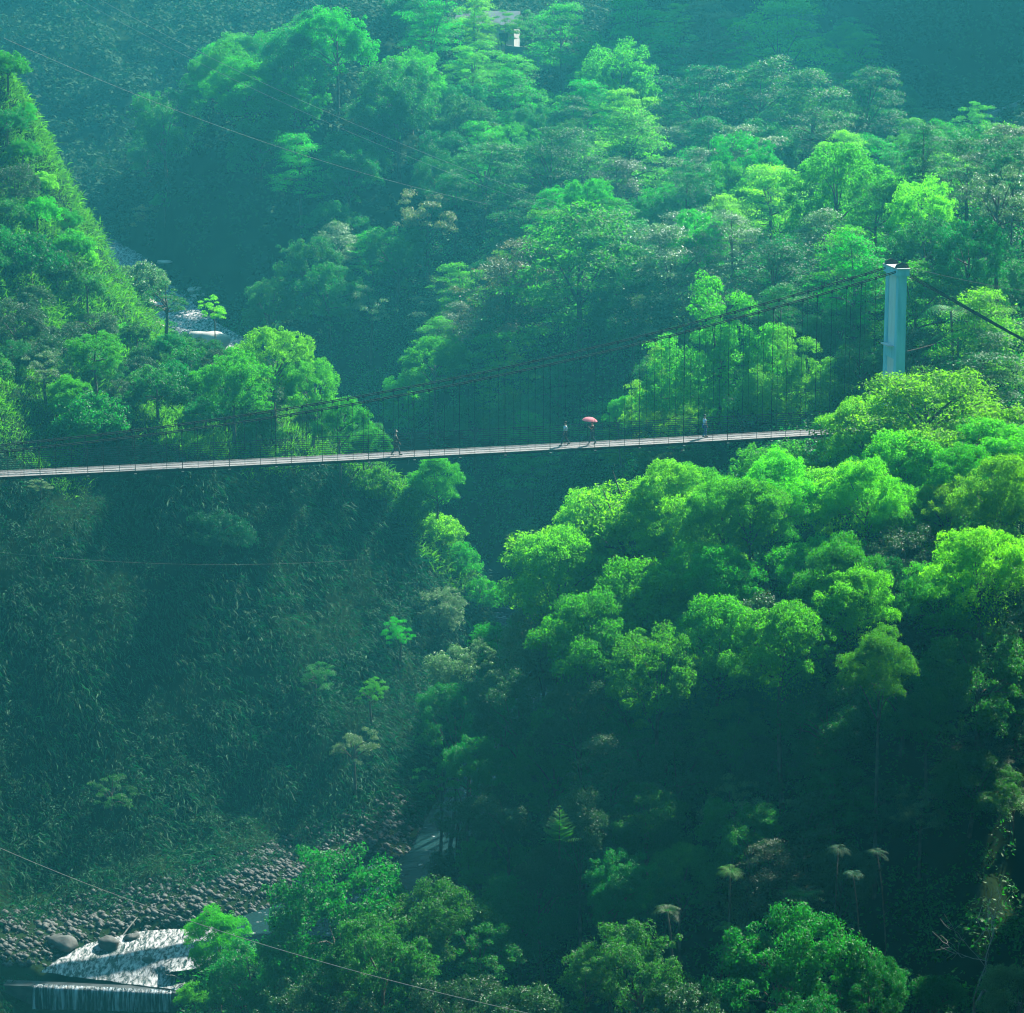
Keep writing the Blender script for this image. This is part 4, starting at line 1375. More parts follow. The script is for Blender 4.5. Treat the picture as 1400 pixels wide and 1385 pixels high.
def scatter_clumps(name, x, y, z, nrm, r0, r1, leaves, size, rng, out=0.4):
    n = len(x)
    R = rng.uniform(r0, r1, n)
    u = sphere_dirs(n * leaves, rng)
    nn = np.repeat(nrm, leaves, 0)
    u = np.where(((u * nn).sum(1) < -0.1)[:, None], -u, u)
    RR = np.repeat(R, leaves)
    C = np.repeat(np.stack([x, y, z], 1), leaves, 0) + u * (RR * rng.uniform(0.5, 1.1, n * leaves))[:, None]
    Nn = u * 0.5 + np.array([0, 0, 0.5]) + nn * 0.2 + rng.normal(size=u.shape) * 0.5
    S = size * rng.uniform(0.6, 1.3, n * leaves) * np.repeat(0.7 + 0.5 * R / r1, leaves)
    V, F = leaf_quads(C, Nn, S, 0.5, rng)
    return np_mesh(name, V, F)


cliff_grass()


def undergrowth():
    rng = np.random.default_rng(37)

    def right(x, y, z, d, side):
        px, py, D = proj(np.stack([x, y, z], -1))
        return ((side >= 0) | (y < 160) | (y > 300)) & (D > np.where(x > 12, 128, 150)) & (D < 300) & ~poly_in(GRAVEL_POLY, px, py)
    x, y, z = candidates(19000, (-60, 70), (95, 300), rng, right)
    nrm, sl = normals(x, y)
    o = link('undergrowth', scatter_clumps('undergrowth', x, y, z, nrm, 0.6, 1.4, 60, 0.25, rng), LEAF_MID)
    tag(o, 'leafy undergrowth covering the right bank and slope', None, None, 'stuff')

    def far(x, y, z, d, side):
        px, py, D = proj(np.stack([x, y, z], -1))
        return D >= 285
    x, y, z = candidates(14000, (-95, 95), (275, 520), rng, far)
    nrm, sl = normals(x, y)
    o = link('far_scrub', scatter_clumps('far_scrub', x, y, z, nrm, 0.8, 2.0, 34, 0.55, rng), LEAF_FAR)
    tag(o, 'scrub covering the hazy cliff and the far valley sides', None, None, 'stuff')

    def wood(x, y, z, d, side):
        px, py, D = proj(np.stack([x, y, z], -1))
        return (D >= 345) & ((px < 560) | (px > 1170)) & ~poly_in([(230, 130), (540, 60), (540, 460), (230, 460)], px, py)
    x, y, z = candidates(1500, (-95, 95), (335, 520), rng, wood)
    nrm, sl = normals(x, y)
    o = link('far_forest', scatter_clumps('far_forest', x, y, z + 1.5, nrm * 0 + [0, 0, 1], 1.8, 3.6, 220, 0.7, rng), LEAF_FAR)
    tag(o, 'far woods on the mountainsides closing the valley', None, None, 'stuff')


undergrowth()

# ------------------------------------------------------------------ bridge
DK0 = P(0, 645.5, 190.0)
DK1 = P(1180, 586.5, 201.0)
BD = DK1 - DK0
BL = np.linalg.norm(BD[:2])
bx = np.array([BD[0] / BL, BD[1] / BL, 0])
by = np.array([-bx[1], bx[0], 0])            # across, away from the camera
HALF = 1.08


def bp(s, t=0.0, h=0.0):
    """s along the walkway from the picture's left edge, t across (+ far side), h above the boards"""
    z = DK0[2] + BD[2] * s / BL - 0.16 * (1 - ((s - 22) / 40.0) ** 2)
    return np.array([DK0[0] + bx[0] * s + by[0] * t, DK0[1] + bx[1] * s + by[1] * t, z + h])


S_L, S_R = -44.0, BL + 0.4


def cab(s):
    return 1.25 + 0.00170 * (s + 15.0) ** 2


S_T = BL + 2.1           # tower stands just beyond the walkway's end


def bridge():
    t = thing('suspension_bridge', 'long cable footbridge with pale walkway strung across the gorge', 'bridge', tuple(bp(0)))
    o0 = np.array(bp(0))
    sp = 1.03
    # walkway: separate slabs with open joints
    mb = MB()
    ax = np.array([unit(np.array([bx[0], bx[1], BD[2] / BL])), by, [0, 0, 1]])
    rng = np.random.default_rng(2)
    k = 0
    s = S_L
    while s < S_R + 1.2:
        mb.box(bp(s + sp / 2, 0, -0.03 + rng.normal() * 0.002) - o0, (sp - 0.008, 2 * HALF - 0.08, 0.06), ax)
        s += sp
    mb.build('walkway', DECK, t)
    for side, lab in ((-1, None), (1, None)):
        m = MB()
        ss = np.arange(S_L, S_R + 1.3, 1.0)
        for a, b in zip(ss[:-1], ss[1:]):
            m.box((bp(a, side * HALF, -0.09) + bp(b, side * HALF, -0.09)) / 2 - o0, (1.0, 0.07, 0.18), ax)
        m.build('edge_beam', RUST, t)
    # cross beams under the walkway every third hanger
    mb_n = 0
    s = S_L + 0.2
    n = 0
    while s < S_R:
        if n % 3 == 0:
            m = MB()
            m.box(bp(s, 0, -0.21) - o0, (0.09, 2 * HALF + 0.5, 0.1), ax)
            b = m.build('cross_beam', RUST, t)
            m = MB()
            m.box(bp(s, -HALF - 0.24, -0.17) - o0, (0.16, 0.1, 0.05), ax)
            m.build('beam_clamp', PALEWIRE, b)
        s += sp
        n += 1
    # main cables, twin ropes each side
    for side in (-1, 1):
        m = MB()
        for dz in (0, 0.1):
            pts = [bp(s, side * (HALF + 0.02), cab(s) + dz) - o0 for s in np.linspace(S_L, S_T, 70)]
            m.tube(pts, 0.034, 6)
        # down to the anchor behind the tower
        for dz in (0, 0.1):
            top = bp(S_T, side * (HALF + 0.02), cab(S_T) + dz)
            end = bp(S_T + 16, side * (HALF + 0.02), 2.0)
            m.tube([top - o0, (top + end) / 2 - o0 + np.array([0, 0, -0.12]), end - o0], 0.034, 6)
        m.build('main_cable', CABLE, t)
    # handrail wires
    for side in (-1, 1):
        for h in (0.1, 0.24, 0.38, 0.52, 0.66, 0.8, 0.94, 1.08, 1.22):
            m = MB()
            pts = [bp(s, side * HALF, h + 0.012 * math.sin(s * 3 + h * 9)) - o0 for s in np.linspace(S_L, S_R, 120)]
            m.tube(pts, 0.016 if h < 1.1 else 0.022, 5, False)
            m.build('handrail_wire', WIRE, t)
    # guy wires under the walkway
    for side in (-1, 1):
        m = MB()
        pts = [bp(s, side * (HALF + 0.2), -0.34 - 0.0012 * (s - 30) ** 2 * 0.2) - o0 for s in np.linspace(S_L, S_R, 60)]
        m.tube(pts, 0.015, 5, False)
        m.build('guy_wire', WIRE, t)
    # hangers
    rest = MB()
    cnt = 0
    s = S_L + 0.2
    n = 0
    while s < S_R:
        inview = -1.0 < s
        for side in (-1, 1):
            m = MB() if (inview and cnt < 100) else rest
            r = (0.024 if n % 3 == 0 else 0.016) * (1 if side < 0 else 0.6)
            m.tube([bp(s, side * (HALF + 0.035), -0.2) - o0, bp(s, side * (HALF + 0.035), cab(s)) - o0], r, 6)
            m.box(bp(s, side * (HALF + 0.03), cab(s)) - o0, (0.13, 0.1, 0.2), ax)
            m.box(bp(s, side * (HALF + 0.04), min(1.2, cab(s) * 0.6)) - o0, (0.06, 0.06, 0.07), ax)
            if m is not rest:
                m.build('hanger', RUST, t)
                cnt += 1
        s += sp
        n += 1
    tag(rest.build('hangers', RUST, t), None, None, None, 'stuff')


bridge()


def tower():
    base = bp(S_T, 0, 0)
    gz = T1(base[0], base[1])
    base[2] = gz
    top = bp(S_T, 0, cab(S_T))[2] - gz          # saddle height above ground
    t = thing('bridge_tower', 'pale blue concrete bridge tower with whitish panels between its legs', 'tower', tuple(base))
    ax = np.array([bx, by, [0, 0, 1]])
    HT = top - 0.35
    off = HALF + 0.05

    def at(s, q, h):
        return bx * s + by * q + np.array([0, 0, h])
    for side in (-1, 1):
        m = MB()
        # tapering leg, thicker at the foot
        n = 8
        V = []
        for i in range(n + 1):
            h = -1.0 + (HT + 1.0) * i / n
            k = 1.0 + 0.28 * (1 - i / n)
            hx, hy = 0.29 * k, 0.26 * (0.9 + 0.1 * k)
            for sx, sy in ((-1, -1), (1, -1), (1, 1), (-1, 1)):
                V.append(at(sx * hx, side * off + sy * hy, h))
        F = []
        for i in range(n):
            for j in range(4):
                a = i * 4 + j
                b = i * 4 + (j + 1) % 4
                F.append((a, b, b + 4, a + 4))
        F.append((0, 3, 2, 1))
        F.append((n * 4, n * 4 + 1, n * 4 + 2, n * 4 + 3))
        m.add(V, F)
        m.build('leg', PAINT, t)
    inner = 2 * (off - 0.28)
    m = MB()
    m.box(at(0, 0, HT + 0.02 + 0.22), (0.84, 2 * off + 0.8, 0.44), ax)
    cap = m.build('cap_beam', PAINT, t)
    m = MB()
    m.box(at(0, 0, HT + 0.46 + 0.05), (0.94, 2 * off + 0.9, 0.1), ax)
    m.build('cap_slab', CAPM, cap)
    for side in (-1, 1):
        m = MB()
        m.box(at(0, side * off, HT + 0.64), (0.75, 0.34, 0.16), ax, 1.2)
        m.tube([at(-0.4, side * off, HT + 0.68), at(0, side * off, HT + 0.84), at(0.4, side * off, HT + 0.68)], 0.11, 6)
        m.build('saddle', RUST, t)
    for h in (HT - 5.35, HT - 11.4):
        m = MB()
        m.box(at(0, 0, h), (0.62, inner, 0.85), ax)
        st = m.build('cross_strut', PAINT, t)
        m = MB()
        m.box(at(-0.52, 0, h + 0.46), (0.42, inner * 0.98, 0.07), ax)
        m.build('ledge', CAPM, st)
    for h0, h1 in ((HT - 4.9, HT - 0.02), (HT - 10.95, HT - 5.8)):
        m = MB()
        m.box(at(-0.1, 0, (h0 + h1) / 2), (0.2, inner, h1 - h0), ax)
        m.build('infill_panel', PANEL, t)
    return base, HT


TB, THT = tower()

# ------------------------------------------------------------------ people


def skin_chain(name, chains, mat, parent=None, sub=1):
    """chains: lists of (x,y,z,r); first vertex of a later chain joins an earlier vertex when equal"""
    V, R, E = [], [], []
    idx = {}
    for ch in chains:
        prev = None
        for (x, y, z, r) in ch:
            k = (round(x, 4), round(y, 4), round(z, 4))
            if k not in idx:
                idx[k] = len(V)
                V.append((x, y, z))
                R.append(r)
            i = idx[k]
            if prev is not None and prev != i:
                E.append((prev, i))
            prev = i
    me = bpy.data.meshes.new(name)
    me.from_pydata(V, E, [])
    o = bpy.data.objects.new(name, me)
    COL.objects.link(o)
    md = o.modifiers.new('skin', 'SKIN')
    md.use_smooth_shade = True
    sv = me.skin_vertices[0].data
    for i, r in enumerate(R):
        sv[i].radius = (r, r)
    sv[0].use_root = True
    ss = o.modifiers.new('sub', 'SUBSURF')
    ss.levels = ss.render_levels = sub
    bpy.context.view_layer.update()
    dg = bpy.context.evaluated_depsgraph_get()
    m2 = bpy.data.meshes.new_from_object(o.evaluated_get(dg))
    m2.name = name
    bpy.data.objects.remove(o)
    bpy.data.meshes.remove(me)
    m2.materials.clear()
    for p in m2.polygons:
        p.use_smooth = True
    return link(name, m2, mat, parent)


def ell(name, c, rx, ry, rz, mat, parent, cut=None):
    n, m = 8, 12
    V = []
    for i in range(n + 1):
        th = math.pi * i / n
        if cut:
            th = cut * i / n
        for j in range(m):
            p = 2 * math.pi * j / m
            V.append((c[0] + rx * math.sin(th) * math.cos(p), c[1] + ry * math.sin(th) * math.sin(p), c[2] + rz * math.cos(th)))
    F = [(i * m + j, (i + 1) * m + j, (i + 1) * m + (j + 1) % m, i * m + (j + 1) % m) for i in range(n) for j in range(m)]
    return link(name, np_mesh(name, V, F, True), mat, parent)


def person(label, s, tt, direction, H, shirt, trousers, stride=0.30, arms=((0.12, -0.18), (-0.12, 0.2)), hat=None, raised=None, short_sleeve=True):
    """a walker on the boards; +x of the figure is the way it walks"""
    k = H / 1.70
    p = bp(s, tt, 0.0)
    rz = math.atan2(bx[1], bx[0]) + (0 if direction > 0 else math.pi)
    t = thing('person', label, 'person', tuple(p), rz)
    hipz, shz = 0.88 * k, 1.40 * k
    legs = []
    feet = []
    for sd, ph in ((1, 1), (-1, -1)):
        hy = 0.085 * sd * k
        fx = stride * ph * k
        kx = fx * 0.5 + (0.07 if ph > 0 else 0.10) * k
        lift = 0.0 if ph > 0 else 0.05 * k
        hip = (0.0, hy, hipz - 0.04 * k)
        knee = (kx, hy, 0.48 * k)
        ank = (fx, hy * 0.9, 0.085 * k + lift)
        toe = (fx + 0.13 * k, hy * 0.95, 0.035 * k + lift * 0.4)
        legs.append((hip, knee, ank, toe))
        feet.append((ank, toe))
    ar = []
    for sd, (ex, hx) in zip((1, -1), arms):
        sh = (0.0, 0.175 * sd * k, shz - 0.03 * k)
        if raised and sd == raised:
            el = (0.10 * k, 0.22 * sd * k, 1.13 * k)
            wr = (0.24 * k, 0.14 * sd * k, 1.28 * k)
        else:
            el = (ex * k, 0.23 * sd * k, 1.12 * k)
            wr = (hx * k, 0.22 * sd * k, 0.89 * k)
        ar.append((sh, el, wr))
    pel = (0, 0, hipz)
    chest = (0.01, 0, 1.22 * k)
    neck0 = (0, 0, shz)
    neck1 = (0.015 * k, 0, 1.49 * k)
    h1 = (0.03 * k, 0, 1.56 * k)
    h2 = (0.02 * k, 0, 1.635 * k)

    def v(p, r):
        return (*p, r * k)
    chains = [[v(pel, .125), v((0, 0, 1.05 * k), .115), v(chest, .13), v(neck0, .085), v(neck1, .05), v(h1, .085), v(h2, .078)]]
    chains.append([v(h1, .085), (0.115 * k, 0, 1.555 * k, .018 * k)])              # nose
    for sd in (1, -1):
        chains.append([v(h1, .085), (0.02 * k, 0.092 * sd * k, 1.57 * k, .014 * k)])  # ears
    for hip, knee, ank, toe in legs:
        chains.append([v(pel, .125), v(hip, .085), v(knee, .055), v(ank, .036), v(toe, .034)])
    hands = []
    for sh, el, wr in ar:
        chains.append([v(chest, .13), v(sh, .058), v(el, .04), v(wr, .026)])
        d = np.array(wr) - np.array(el)
        d = d / np.linalg.norm(d)
        palm = tuple(np.array(wr) + d * 0.075 * k)
        chains.append([v(wr, .026), v(palm, .026)])
        hands.append((wr, palm, d))
        q = np.cross(d, [0, 1, 0])
        for j, ln in enumerate((0.07, 0.08, 0.075, 0.06)):
            b = np.array(palm) + q * (j - 1.5) * 0.02 * k
            m1 = b + d * ln * .55 * k
            e1 = m1 + d * ln * .4 * k + np.array([0.0, -0.02 * np.sign(wr[1]) * k, 0])
            chains.append([v(palm, .026), v(tuple(m1), .009), v(tuple(e1), .008)])
        th = np.array(wr) + d * 0.03 * k + q * -0.035 * k
        chains.append([v(wr, .026), v(tuple(th), .011), v(tuple(th + d * 0.045 * k), .009)])
    body = skin_chain('body', chains, SKIN, t)
    # clothes follow the body
    sc_ = [[v(pel, .142), v((0, 0, 1.05 * k), .135), v(chest, .15), v(neck0, .095)]]
    for sh, el, wr in ar:
        e = el if not short_sleeve else tuple(np.array(sh) * .35 + np.array(el) * .65)
        sc_.append([v(chest, .15), v(sh, .078), v(e, .062)] + ([v(tuple(np.array(el) * .2 + np.array(wr) * .8), .045)] if not short_sleeve else []))
    skin_chain('shirt', sc_, shirt, t)
    tr = []
    for hip, knee, ank, toe in legs:
        a2 = tuple(np.array(ank) + np.array([0, 0, 0.02 * k]))
        tr.append([v((0, 0, hipz - 0.01), .150), v(hip, .105), v(knee, .078), v(a2, .062)])
    skin_chain('trousers', tr, trousers, t)
    for ank, toe in feet:
        a2, t2 = np.array(ank), np.array(toe)
        skin_chain('shoe', [[(*(a2 + [-0.05 * k, 0, -0.04 * k]), .042 * k), (*((a2 + t2) / 2), .045 * k), (*(t2 + [0.05 * k, 0, 0]), .036 * k)]], SHOE, t)
    ell('hair', (0.008 * k, 0, 1.605 * k), .105 * k, .092 * k, .095 * k, HAIR, t, 1.75)
    for sd in (1, -1):
        ell('eye', (0.098 * k, 0.032 * sd * k, 1.585 * k), .010 * k, .012 * k, .008 * k, HAIR, t)
    if hat:
        m = MB()
        c = np.array([0.01 * k, 0, 1.66 * k])
        m.tube([c, c + [0, 0, 0.02], c + [0, 0, 0.09], c + [0, 0, 0.11]], [0.17, 0.11, 0.095, 0.03], 10)
        m.build('hat', hat, t, True)
    return t, k, rz, p, hands


def s_of(px, t):
    """walkway position seen at picture column px"""
    ss = np.linspace(-5, BL, 800)
    xs = np.array([proj(bp(s, t, 0))[0] for s in ss])
    return float(np.interp(px, xs, ss))


person('person in dark patterned clothes with a brimmed hat striding along the walkway', s_of(541, -0.35), -0.35, 1, 1.70, CAMO, CAMO, 0.30, ((-0.14, 0.02), (0.1, 0.25)), HAIR, None, False)
person('person in pale blue shirt and dark trousers walking ahead of the umbrella', s_of(773, 0.1), 0.1, -1, 1.68, WHITECLOTH, GREYCLOTH, 0.30, ((0.1, 0.16), (-0.12, 0.05)))
um_t, um_k, um_rz, um_p, um_h = person('person in dark red clothes walking under the pink umbrella', s_of(810, 0.0), 0.0, -1, 1.60, REDCLOTH, GREYCLOTH, 0.27, ((0.1, 0.2), (-0.1, -0.02)), None, 1)
person('person in light blue top and blue trousers standing near the tower end of the walkway', s_of(963, 0.2), 0.2, 1, 1.62, SKYCLOTH, BLUECLOTH, 0.13, ((-0.05, 0.02), (0.06, 0.14)))


def umbrella():
    c, s = math.cos(um_rz), math.sin(um_rz)
    wr, palm, d = um_h[0]
    hp = np.array(palm)
    wp = np.array([c * hp[0] - s * hp[1], s * hp[0] + c * hp[1], hp[2]]) + np.array(um_p)
    t = thing('umbrella', 'open pink umbrella held over the person on the walkway', 'umbrella', tuple(wp))
    lean = np.array([bx[0] * 0.10, bx[1] * 0.10, 1.0])
    lean = lean / np.linalg.norm(lean)
    ax2 = unit(np.cross(lean, [0, 1, 0]))
    ax1 = np.cross(ax2, lean)
    m = MB()
    m.tube([lean * -0.12, lean * 0.3, lean * 0.72], 0.008, 6)
    m.build('shaft', RUST, t)
    hk = MB()
    hk.tube([lean * -0.10, lean * -0.2, lean * -0.24 + ax2 * 0.03, lean * -0.2 + ax2 * 0.06], 0.013, 6)
    hk.build('handle', SHOE, t)
    n, r = 32, 7
    V = []
    for i in range(r + 1):
        q = i / r
        for j in range(n):
            a = 2 * math.pi * j / n
            sc_ = 1 - 0.06 * q * (1 - abs(math.cos(4 * a)))     # scalloped between eight ribs
            rr = 0.54 * math.sin(q * 1.25) / math.sin(1.25) * sc_
            h = 0.66 - 0.26 * (1 - math.cos(q * 1.25)) / (1 - math.cos(1.25)) + 0.018 * q * (1 - abs(math.cos(4 * a)))
            V.append(lean * h + (ax1 * math.cos(a) + ax2 * math.sin(a)) * rr)
    F = [(i * n + j, (i + 1) * n + j, (i + 1) * n + (j + 1) % n, i * n + (j + 1) % n) for i in range(r) for j in range(n)]
    link('canopy', np_mesh('canopy', V, F, True), PINK, t)
    for j in range(8):
        a = 2 * math.pi * j / 8
        m = MB()
        pts = []
        for i in range(r + 1):
            q = i / r
            rr = 0.54 * math.sin(q * 1.25) / math.sin(1.25) * 0.99
            h = 0.652 - 0.26 * (1 - math.cos(q * 1.25)) / (1 - math.cos(1.25))
            pts.append(lean * h + (ax1 * math.cos(a) + ax2 * math.sin(a)) * rr)
        m.tube(pts, 0.004, 5, False)
        m.build('rib', RUST, t)


umbrella()

# ------------------------------------------------------------------ wires across the gorge


def wire(name, pts, r, label, sag=0.0, mat=None, group=None, n=40):
    a, b = np.array(pts[0]), np.array(pts[1])
    q = np.linspace(0, 1, n)
    C = a[None] + (b - a)[None] * q[:, None]
    C[:, 2] -= sag * 4 * q * (1 - q)
    o = MB().tube(C, r, 6).build(name, mat or PALEWIRE)
    tag(o, label, 'cable', group)


wire('overhead_wire', (P(30, -62, 330), P(1120, 392, 236)), 0.012, 'upper of the two close thin wires crossing the hazy slope', 3.0)
wire('overhead_wire', (P(20, -52, 329), P(1110, 401, 235)), 0.010, 'lower of the two close thin wires crossing the hazy slope', 3.0)
wire('overhead_wire', (P(5, 52, 236), P(722, 290, 292)), 0.009, 'single thin wire from the left ridge to the wide fan tree', 1.6)
wire('haul_cable', (P(-90, 1118, 168), P(830, 1408, 116)), 0.016, 'thick pale cable sagging over the riverside clump at the picture foot', 1.2)
wire('thin_wire', (P(-60, 748, 184), P(490, 765, 206)), 0.004, 'faint thin wire hanging before the shaded spur', 0.7)
wire('tower_stay', (TB + np.array([0, 0, THT - 5.2]) + bx * 0.5 - by * 1.2, P(1318, 456, 210)), 0.03, 'thin rusty stay running from mid tower into the trees', 0.1, RUST)
wire('power_line', (TB + np.array([0, 0, THT + 0.7]), P(1420, 400, 216)), 0.014, 'thin dark wire leaving the tower top to the right', 0.2, WIRE)

# ------------------------------------------------------------------ house and wall on the slope


def house():
    D = 356
    p = P(668, 76, D)
    gz = T1(p[0], p[1])
    t = thing('house', 'white house glimpsed between the trees at the top of the slope', 'house', (p[0], p[1], gz), rad(-8))
    W_, L_, Hh = 7.0, 5.0, 3.0
    m = MB()
    m.box((0, 0, Hh / 2 - 0.5), (W_, L_, Hh + 1.0))
    m.build('wall', WHITEWALL, t)
    m = MB()
    V = []
    for x in (-W_ / 2 - 0.4, W_ / 2 + 0.4):
        for (y, z) in ((-L_ / 2 - 0.5, -0.05), (0, 1.5), (L_ / 2 + 0.5, -0.05), (L_ / 2 + 0.5, 0.1), (0, 1.66), (-L_ / 2 - 0.5, 0.1)):
            V.append((x, y, Hh + 0.05 + z))
    F = [(i, (i + 1) % 6, (i + 1) % 6 + 6, i + 6) for i in range(6)] + [(0, 5, 4, 1), (1, 4, 3, 2), (6, 7, 10, 11), (7, 8, 9, 10)]
    m.add(V, F)
    m.build('roof', ROOFM, t)
    for x in (-2.2, 0, 2.2):
        m = MB()
        m.box((x, -L_ / 2 - 0.01, Hh * 0.55), (1.3, 0.1, 1.2))
        wn = m.build('window', WHITEWALL, t)
        m = MB()
        m.box((x, -L_ / 2 - 0.05, Hh * 0.55), (1.1, 0.06, 1.0))
        m.build('pane', DARKGLASS, wn)


house()


def wall(label, pxs, Dd, h, mat=CONCRETE):
    pts = [P(x, y, D) for (x, y), D in zip(pxs, Dd)]
    q = []
    for a, b in zip(pts[:-1], pts[1:]):
        for i in range(6):
            q.append(a + (b - a) * i / 6)
    q.append(pts[-1])
    q = np.array(q)
    gz = T(q[:, 0], q[:, 1])
    zz = np.maximum(np.convolve(np.pad(gz, 3, mode='edge'), np.ones(7) / 7, 'valid'), gz)
    V = []
    for (x, y, _), z in zip(q, zz):
        V += [(x, y - 0.2, z - 1.5), (x, y + 0.2, z - 1.5), (x, y + 0.2, z + h), (x, y - 0.2, z + h)]
    n = len(q)
    F = []
    for i in range(n - 1):
        for j in range(4):
            F.append((i * 4 + j, i * 4 + (j + 1) % 4, i * 4 + 4 + (j + 1) % 4, i * 4 + 4 + j))
    F += [(0, 3, 2, 1), ((n - 1) * 4, (n - 1) * 4 + 1, (n - 1) * 4 + 2, (n - 1) * 4 + 3)]
    o = MB().add(V, F).build('retaining_wall', mat)
    tag(o, label, 'wall')


wall('grey concrete roadside wall under the flat-topped trees', [(1000, 158), (1110, 170), (1240, 190)], [336, 331, 326], 2.4)
wall('short grey concrete wall at the right edge under the dark mountain', [(1325, 205), (1420, 212)], [318, 312], 1.1)
wall('bluish concrete wall section among the trees below the white house', [(690, 82), (775, 105)], [352, 349], 2.0)

# ------------------------------------------------------------------ odd plants


def bare_tree(px, py, D, H, label, seed, spread=1.0):
    rng = np.random.default_rng(seed)
    p = P(px, py, D)
    gz = T1(p[0], p[1])
    t = thing('bare_tree', label, 'tree', (p[0], p[1], gz))
    tm, bm = MB(), MB()

    def grow(a, d, L, r, depth):
        pts = [a]
        q = a.copy()
        dd = d.copy()
        for i in range(4):
            dd = unit(dd + rng.normal(size=3) * 0.22)
            q = q + dd * L / 4
            pts.append(q.copy())
        (tm if depth == 0 else bm).tube(pts, np.linspace(r, r * 0.55, 5), 5, False)
        if depth >= 5:
            return
        for i in range(2 if rng.random() < 0.45 else 3):
            nd = unit(dd + rng.normal(size=3) * 0.62 * spread + np.array([0, 0, 0.12]))
            grow(pts[-1 - (i % 2)], nd, L * rng.uniform(0.6, 0.82), max(r * 0.52, 0.014), depth + 1)
    grow(np.array([0, 0, -0.4]), unit(np.array([0.12, 0, 1.0])), H * 0.34, 0.13, 0)
    tm.build('trunk', BARK_PALE, t, True)
    bm.build('branches', BARK_PALE, t, True)


bare_tree(1335, 1295, 152, 13.5, 'bare tree with crooked whitish branches in the dark lower right', 5, 1.15)
bare_tree(1235, 1310, 151, 9.5, 'smaller bare whitish tree left of the big bare one', 8, 1.2)
bare_tree(655, 1320, 152, 3.6, 'thin bare branches poking from the riverside clump', 12, 1.2)


def frond_crown(c, n, L, rng, droop=0.5, w=0.22):
    """palm leaf: rachis with leaflets on both sides"""
    Vs, Fs, k = [], [], 0
    for i in range(n):
        a = 2 * math.pi * i / n + rng.normal() * 0.2
        up = rng.uniform(0.2, 1.1)
        d = np.array([math.cos(a), math.sin(a), up])
        d = d / np.linalg.norm(d)
        side = unit(np.cross(d, [0, 0, 1]))
        m = 13
        pts = [c + d * L * q + np.array([0, 0, -droop * L * q * q]) for q in np.linspace(0, 1, m)]
        for j in range(1, m):
            ll = L * 0.32 * math.sin(math.pi * (0.15 + 0.8 * j / m))
            for sg in (-1, 1):
                b = pts[j]
                e = b + side * sg * ll + (pts[j] - pts[j - 1]) * 1.2 + np.array([0, 0, -0.25 * ll])
                wv = (pts[j] - pts[j - 1]) * w
                Vs += [b - wv, b + wv, e + wv * .3, e - wv * .3]
                Fs.append((k, k + 1, k + 2, k + 3))
                k += 4
    return np.array(Vs), np.array(Fs)


def palm(px, py, D, L, label, mat, seed, n=11, droop=0.55, rt=0.09):
    rng = np.random.default_rng(seed)
    p = P(px, py, D)
    gz = T1(p[0], p[1])
    H = max(p[2] - gz, 0.6)
    t = thing('palm_tree', label, 'palm', (p[0], p[1], gz))
    m = MB()
    bw = 0.05 * H * rng.uniform(-1, 1)
    m.tube([(0, 0, -0.4), (bw * 0.8, 0, H * 0.3), (bw, 0.03, H * 0.6), (bw * 0.5, 0, H * 0.85), (0, 0, H)], [rt * 1.5, rt, rt * 0.9, rt * 0.8, rt * 0.7], 6)
    m.build('trunk', BARK, t, True)
    V, F = frond_crown(np.array([0, 0, H]), n, L, rng, droop)
    link('fronds', np_mesh('fronds', V, F), mat, t)


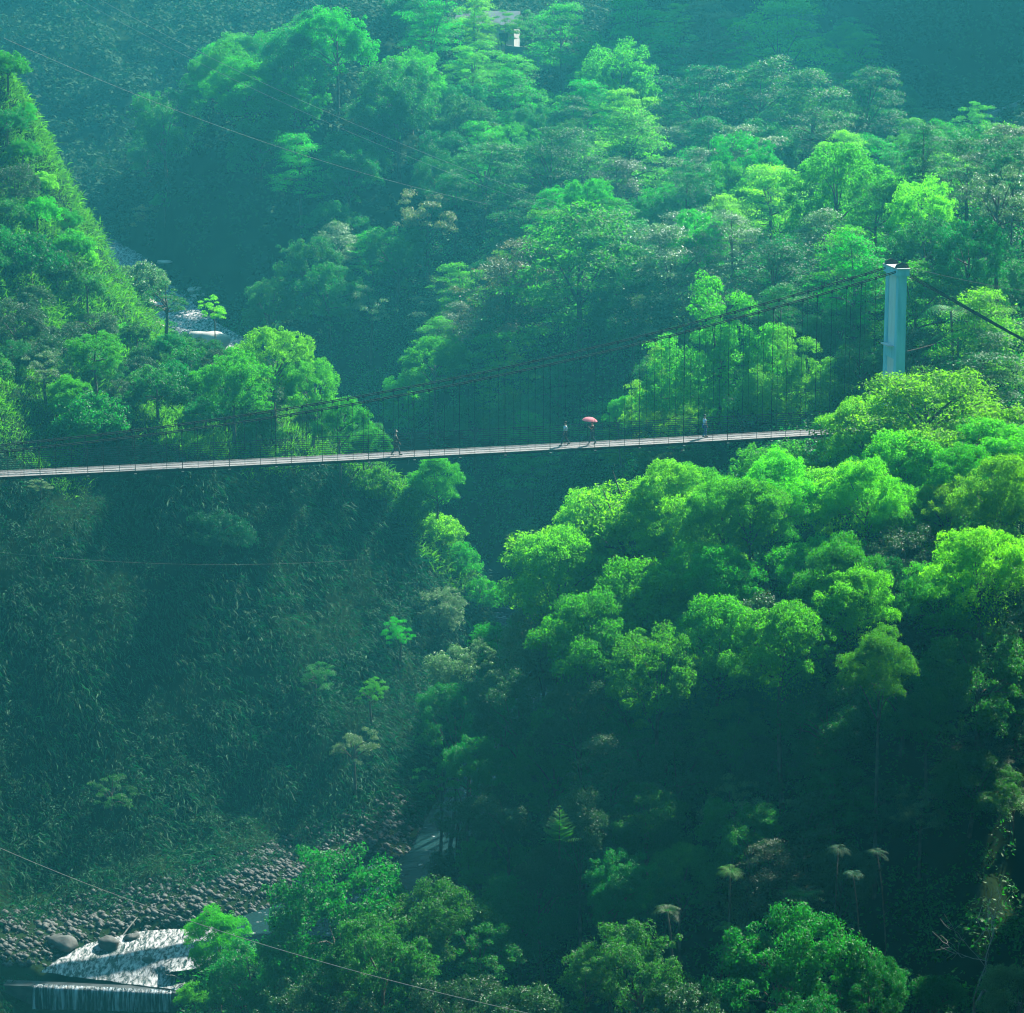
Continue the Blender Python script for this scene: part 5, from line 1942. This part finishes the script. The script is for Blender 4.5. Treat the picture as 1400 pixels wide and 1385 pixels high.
palm(998, 1190, 156, 0.9, 'small palm with one bright frond in the dark lower slope', Fm, 1, 9)
palm(1095, 1226, 155, 1.4, 'dim fan of palm fronds above the large domed tree', M, 2, 12, 0.4)
palm(995, 1268, 153, 0.9, 'little palm just left above the large domed tree', Fm, 3, 9)
palm(912, 1246, 154, 1.0, 'dark palm above the round pale-topped tree', M, 4, 10)
palm(1300, 425, 207, 2.6, 'drooping palm right of the tower under the stay', M, 5, 12, 0.7, 0.12)
palm(1310, 462, 206, 2.4, 'lower arching palm by the tiered tree right of the tower', Fm, 6, 10, 0.7, 0.12)
for (px, py, D, lab) in [(1146, 1160, 153, 'tallest slender palm on the left of two more in the dark lower slope'),
                         (1166, 1195, 152, 'shortest slender palm between two taller ones in the dark lower slope'),
                         (1199, 1165, 153, 'slender palm nearest the bare trees in the dark lower slope')]:
    palm(px, py, D, 0.7, lab, GRASS_DARK, px, 9, 0.6, 0.045)


def young_fir(px, py, D, H, label):
    rng = np.random.default_rng(4)
    p = P(px, py, D)
    t = thing('young_fir', label, 'tree', (p[0], p[1], p[2] - H))
    MB().tube([(0, 0, -0.6), (0, 0, H)], [0.07, 0.02], 6).build('trunk', BARK, t)
    Vs, Fs, k = [], [], 0
    for i in range(8):
        z = H * (0.98 - 0.115 * i)
        L = 0.15 + 0.15 * i
        V, F = frond_crown(np.array([0, 0, z]), 7, L, rng, 0.15, 0.3)
        Vs.append(V)
        Fs.append(F + k)
        k += len(V)
    link('needles', np_mesh('needles', np.concatenate(Vs), np.concatenate(Fs)), Fm, t)


young_fir(765, 1102, 160, 2.4, 'small tiered fir faintly lit in the dark middle bank')

# ------------------------------------------------------------------ haze


def haze():
    m, t, o = new_mat('valley_haze')
    v = N(t, 'ShaderNodeVolumePrincipled')
    v.inputs['Color'].default_value = (0.10, 0.80, 0.98, 1)
    v.inputs['Density'].default_value = 0.00039
    v.inputs['Anisotropy'].default_value = 0.5
    t.links.new(v.outputs[0], o.inputs['Volume'])
    mb = MB()
    mb.box((0, 240, 74), (440, 600, 168))
    h = mb.build('haze', m)
    tag(h, 'blue-green valley haze', None, None, 'stuff')


haze()
print('objects', len(bpy.data.objects), 'faces', sum(len(o.data.polygons) for o in bpy.data.objects if o.type == 'MESH' and o.data.users == 1))
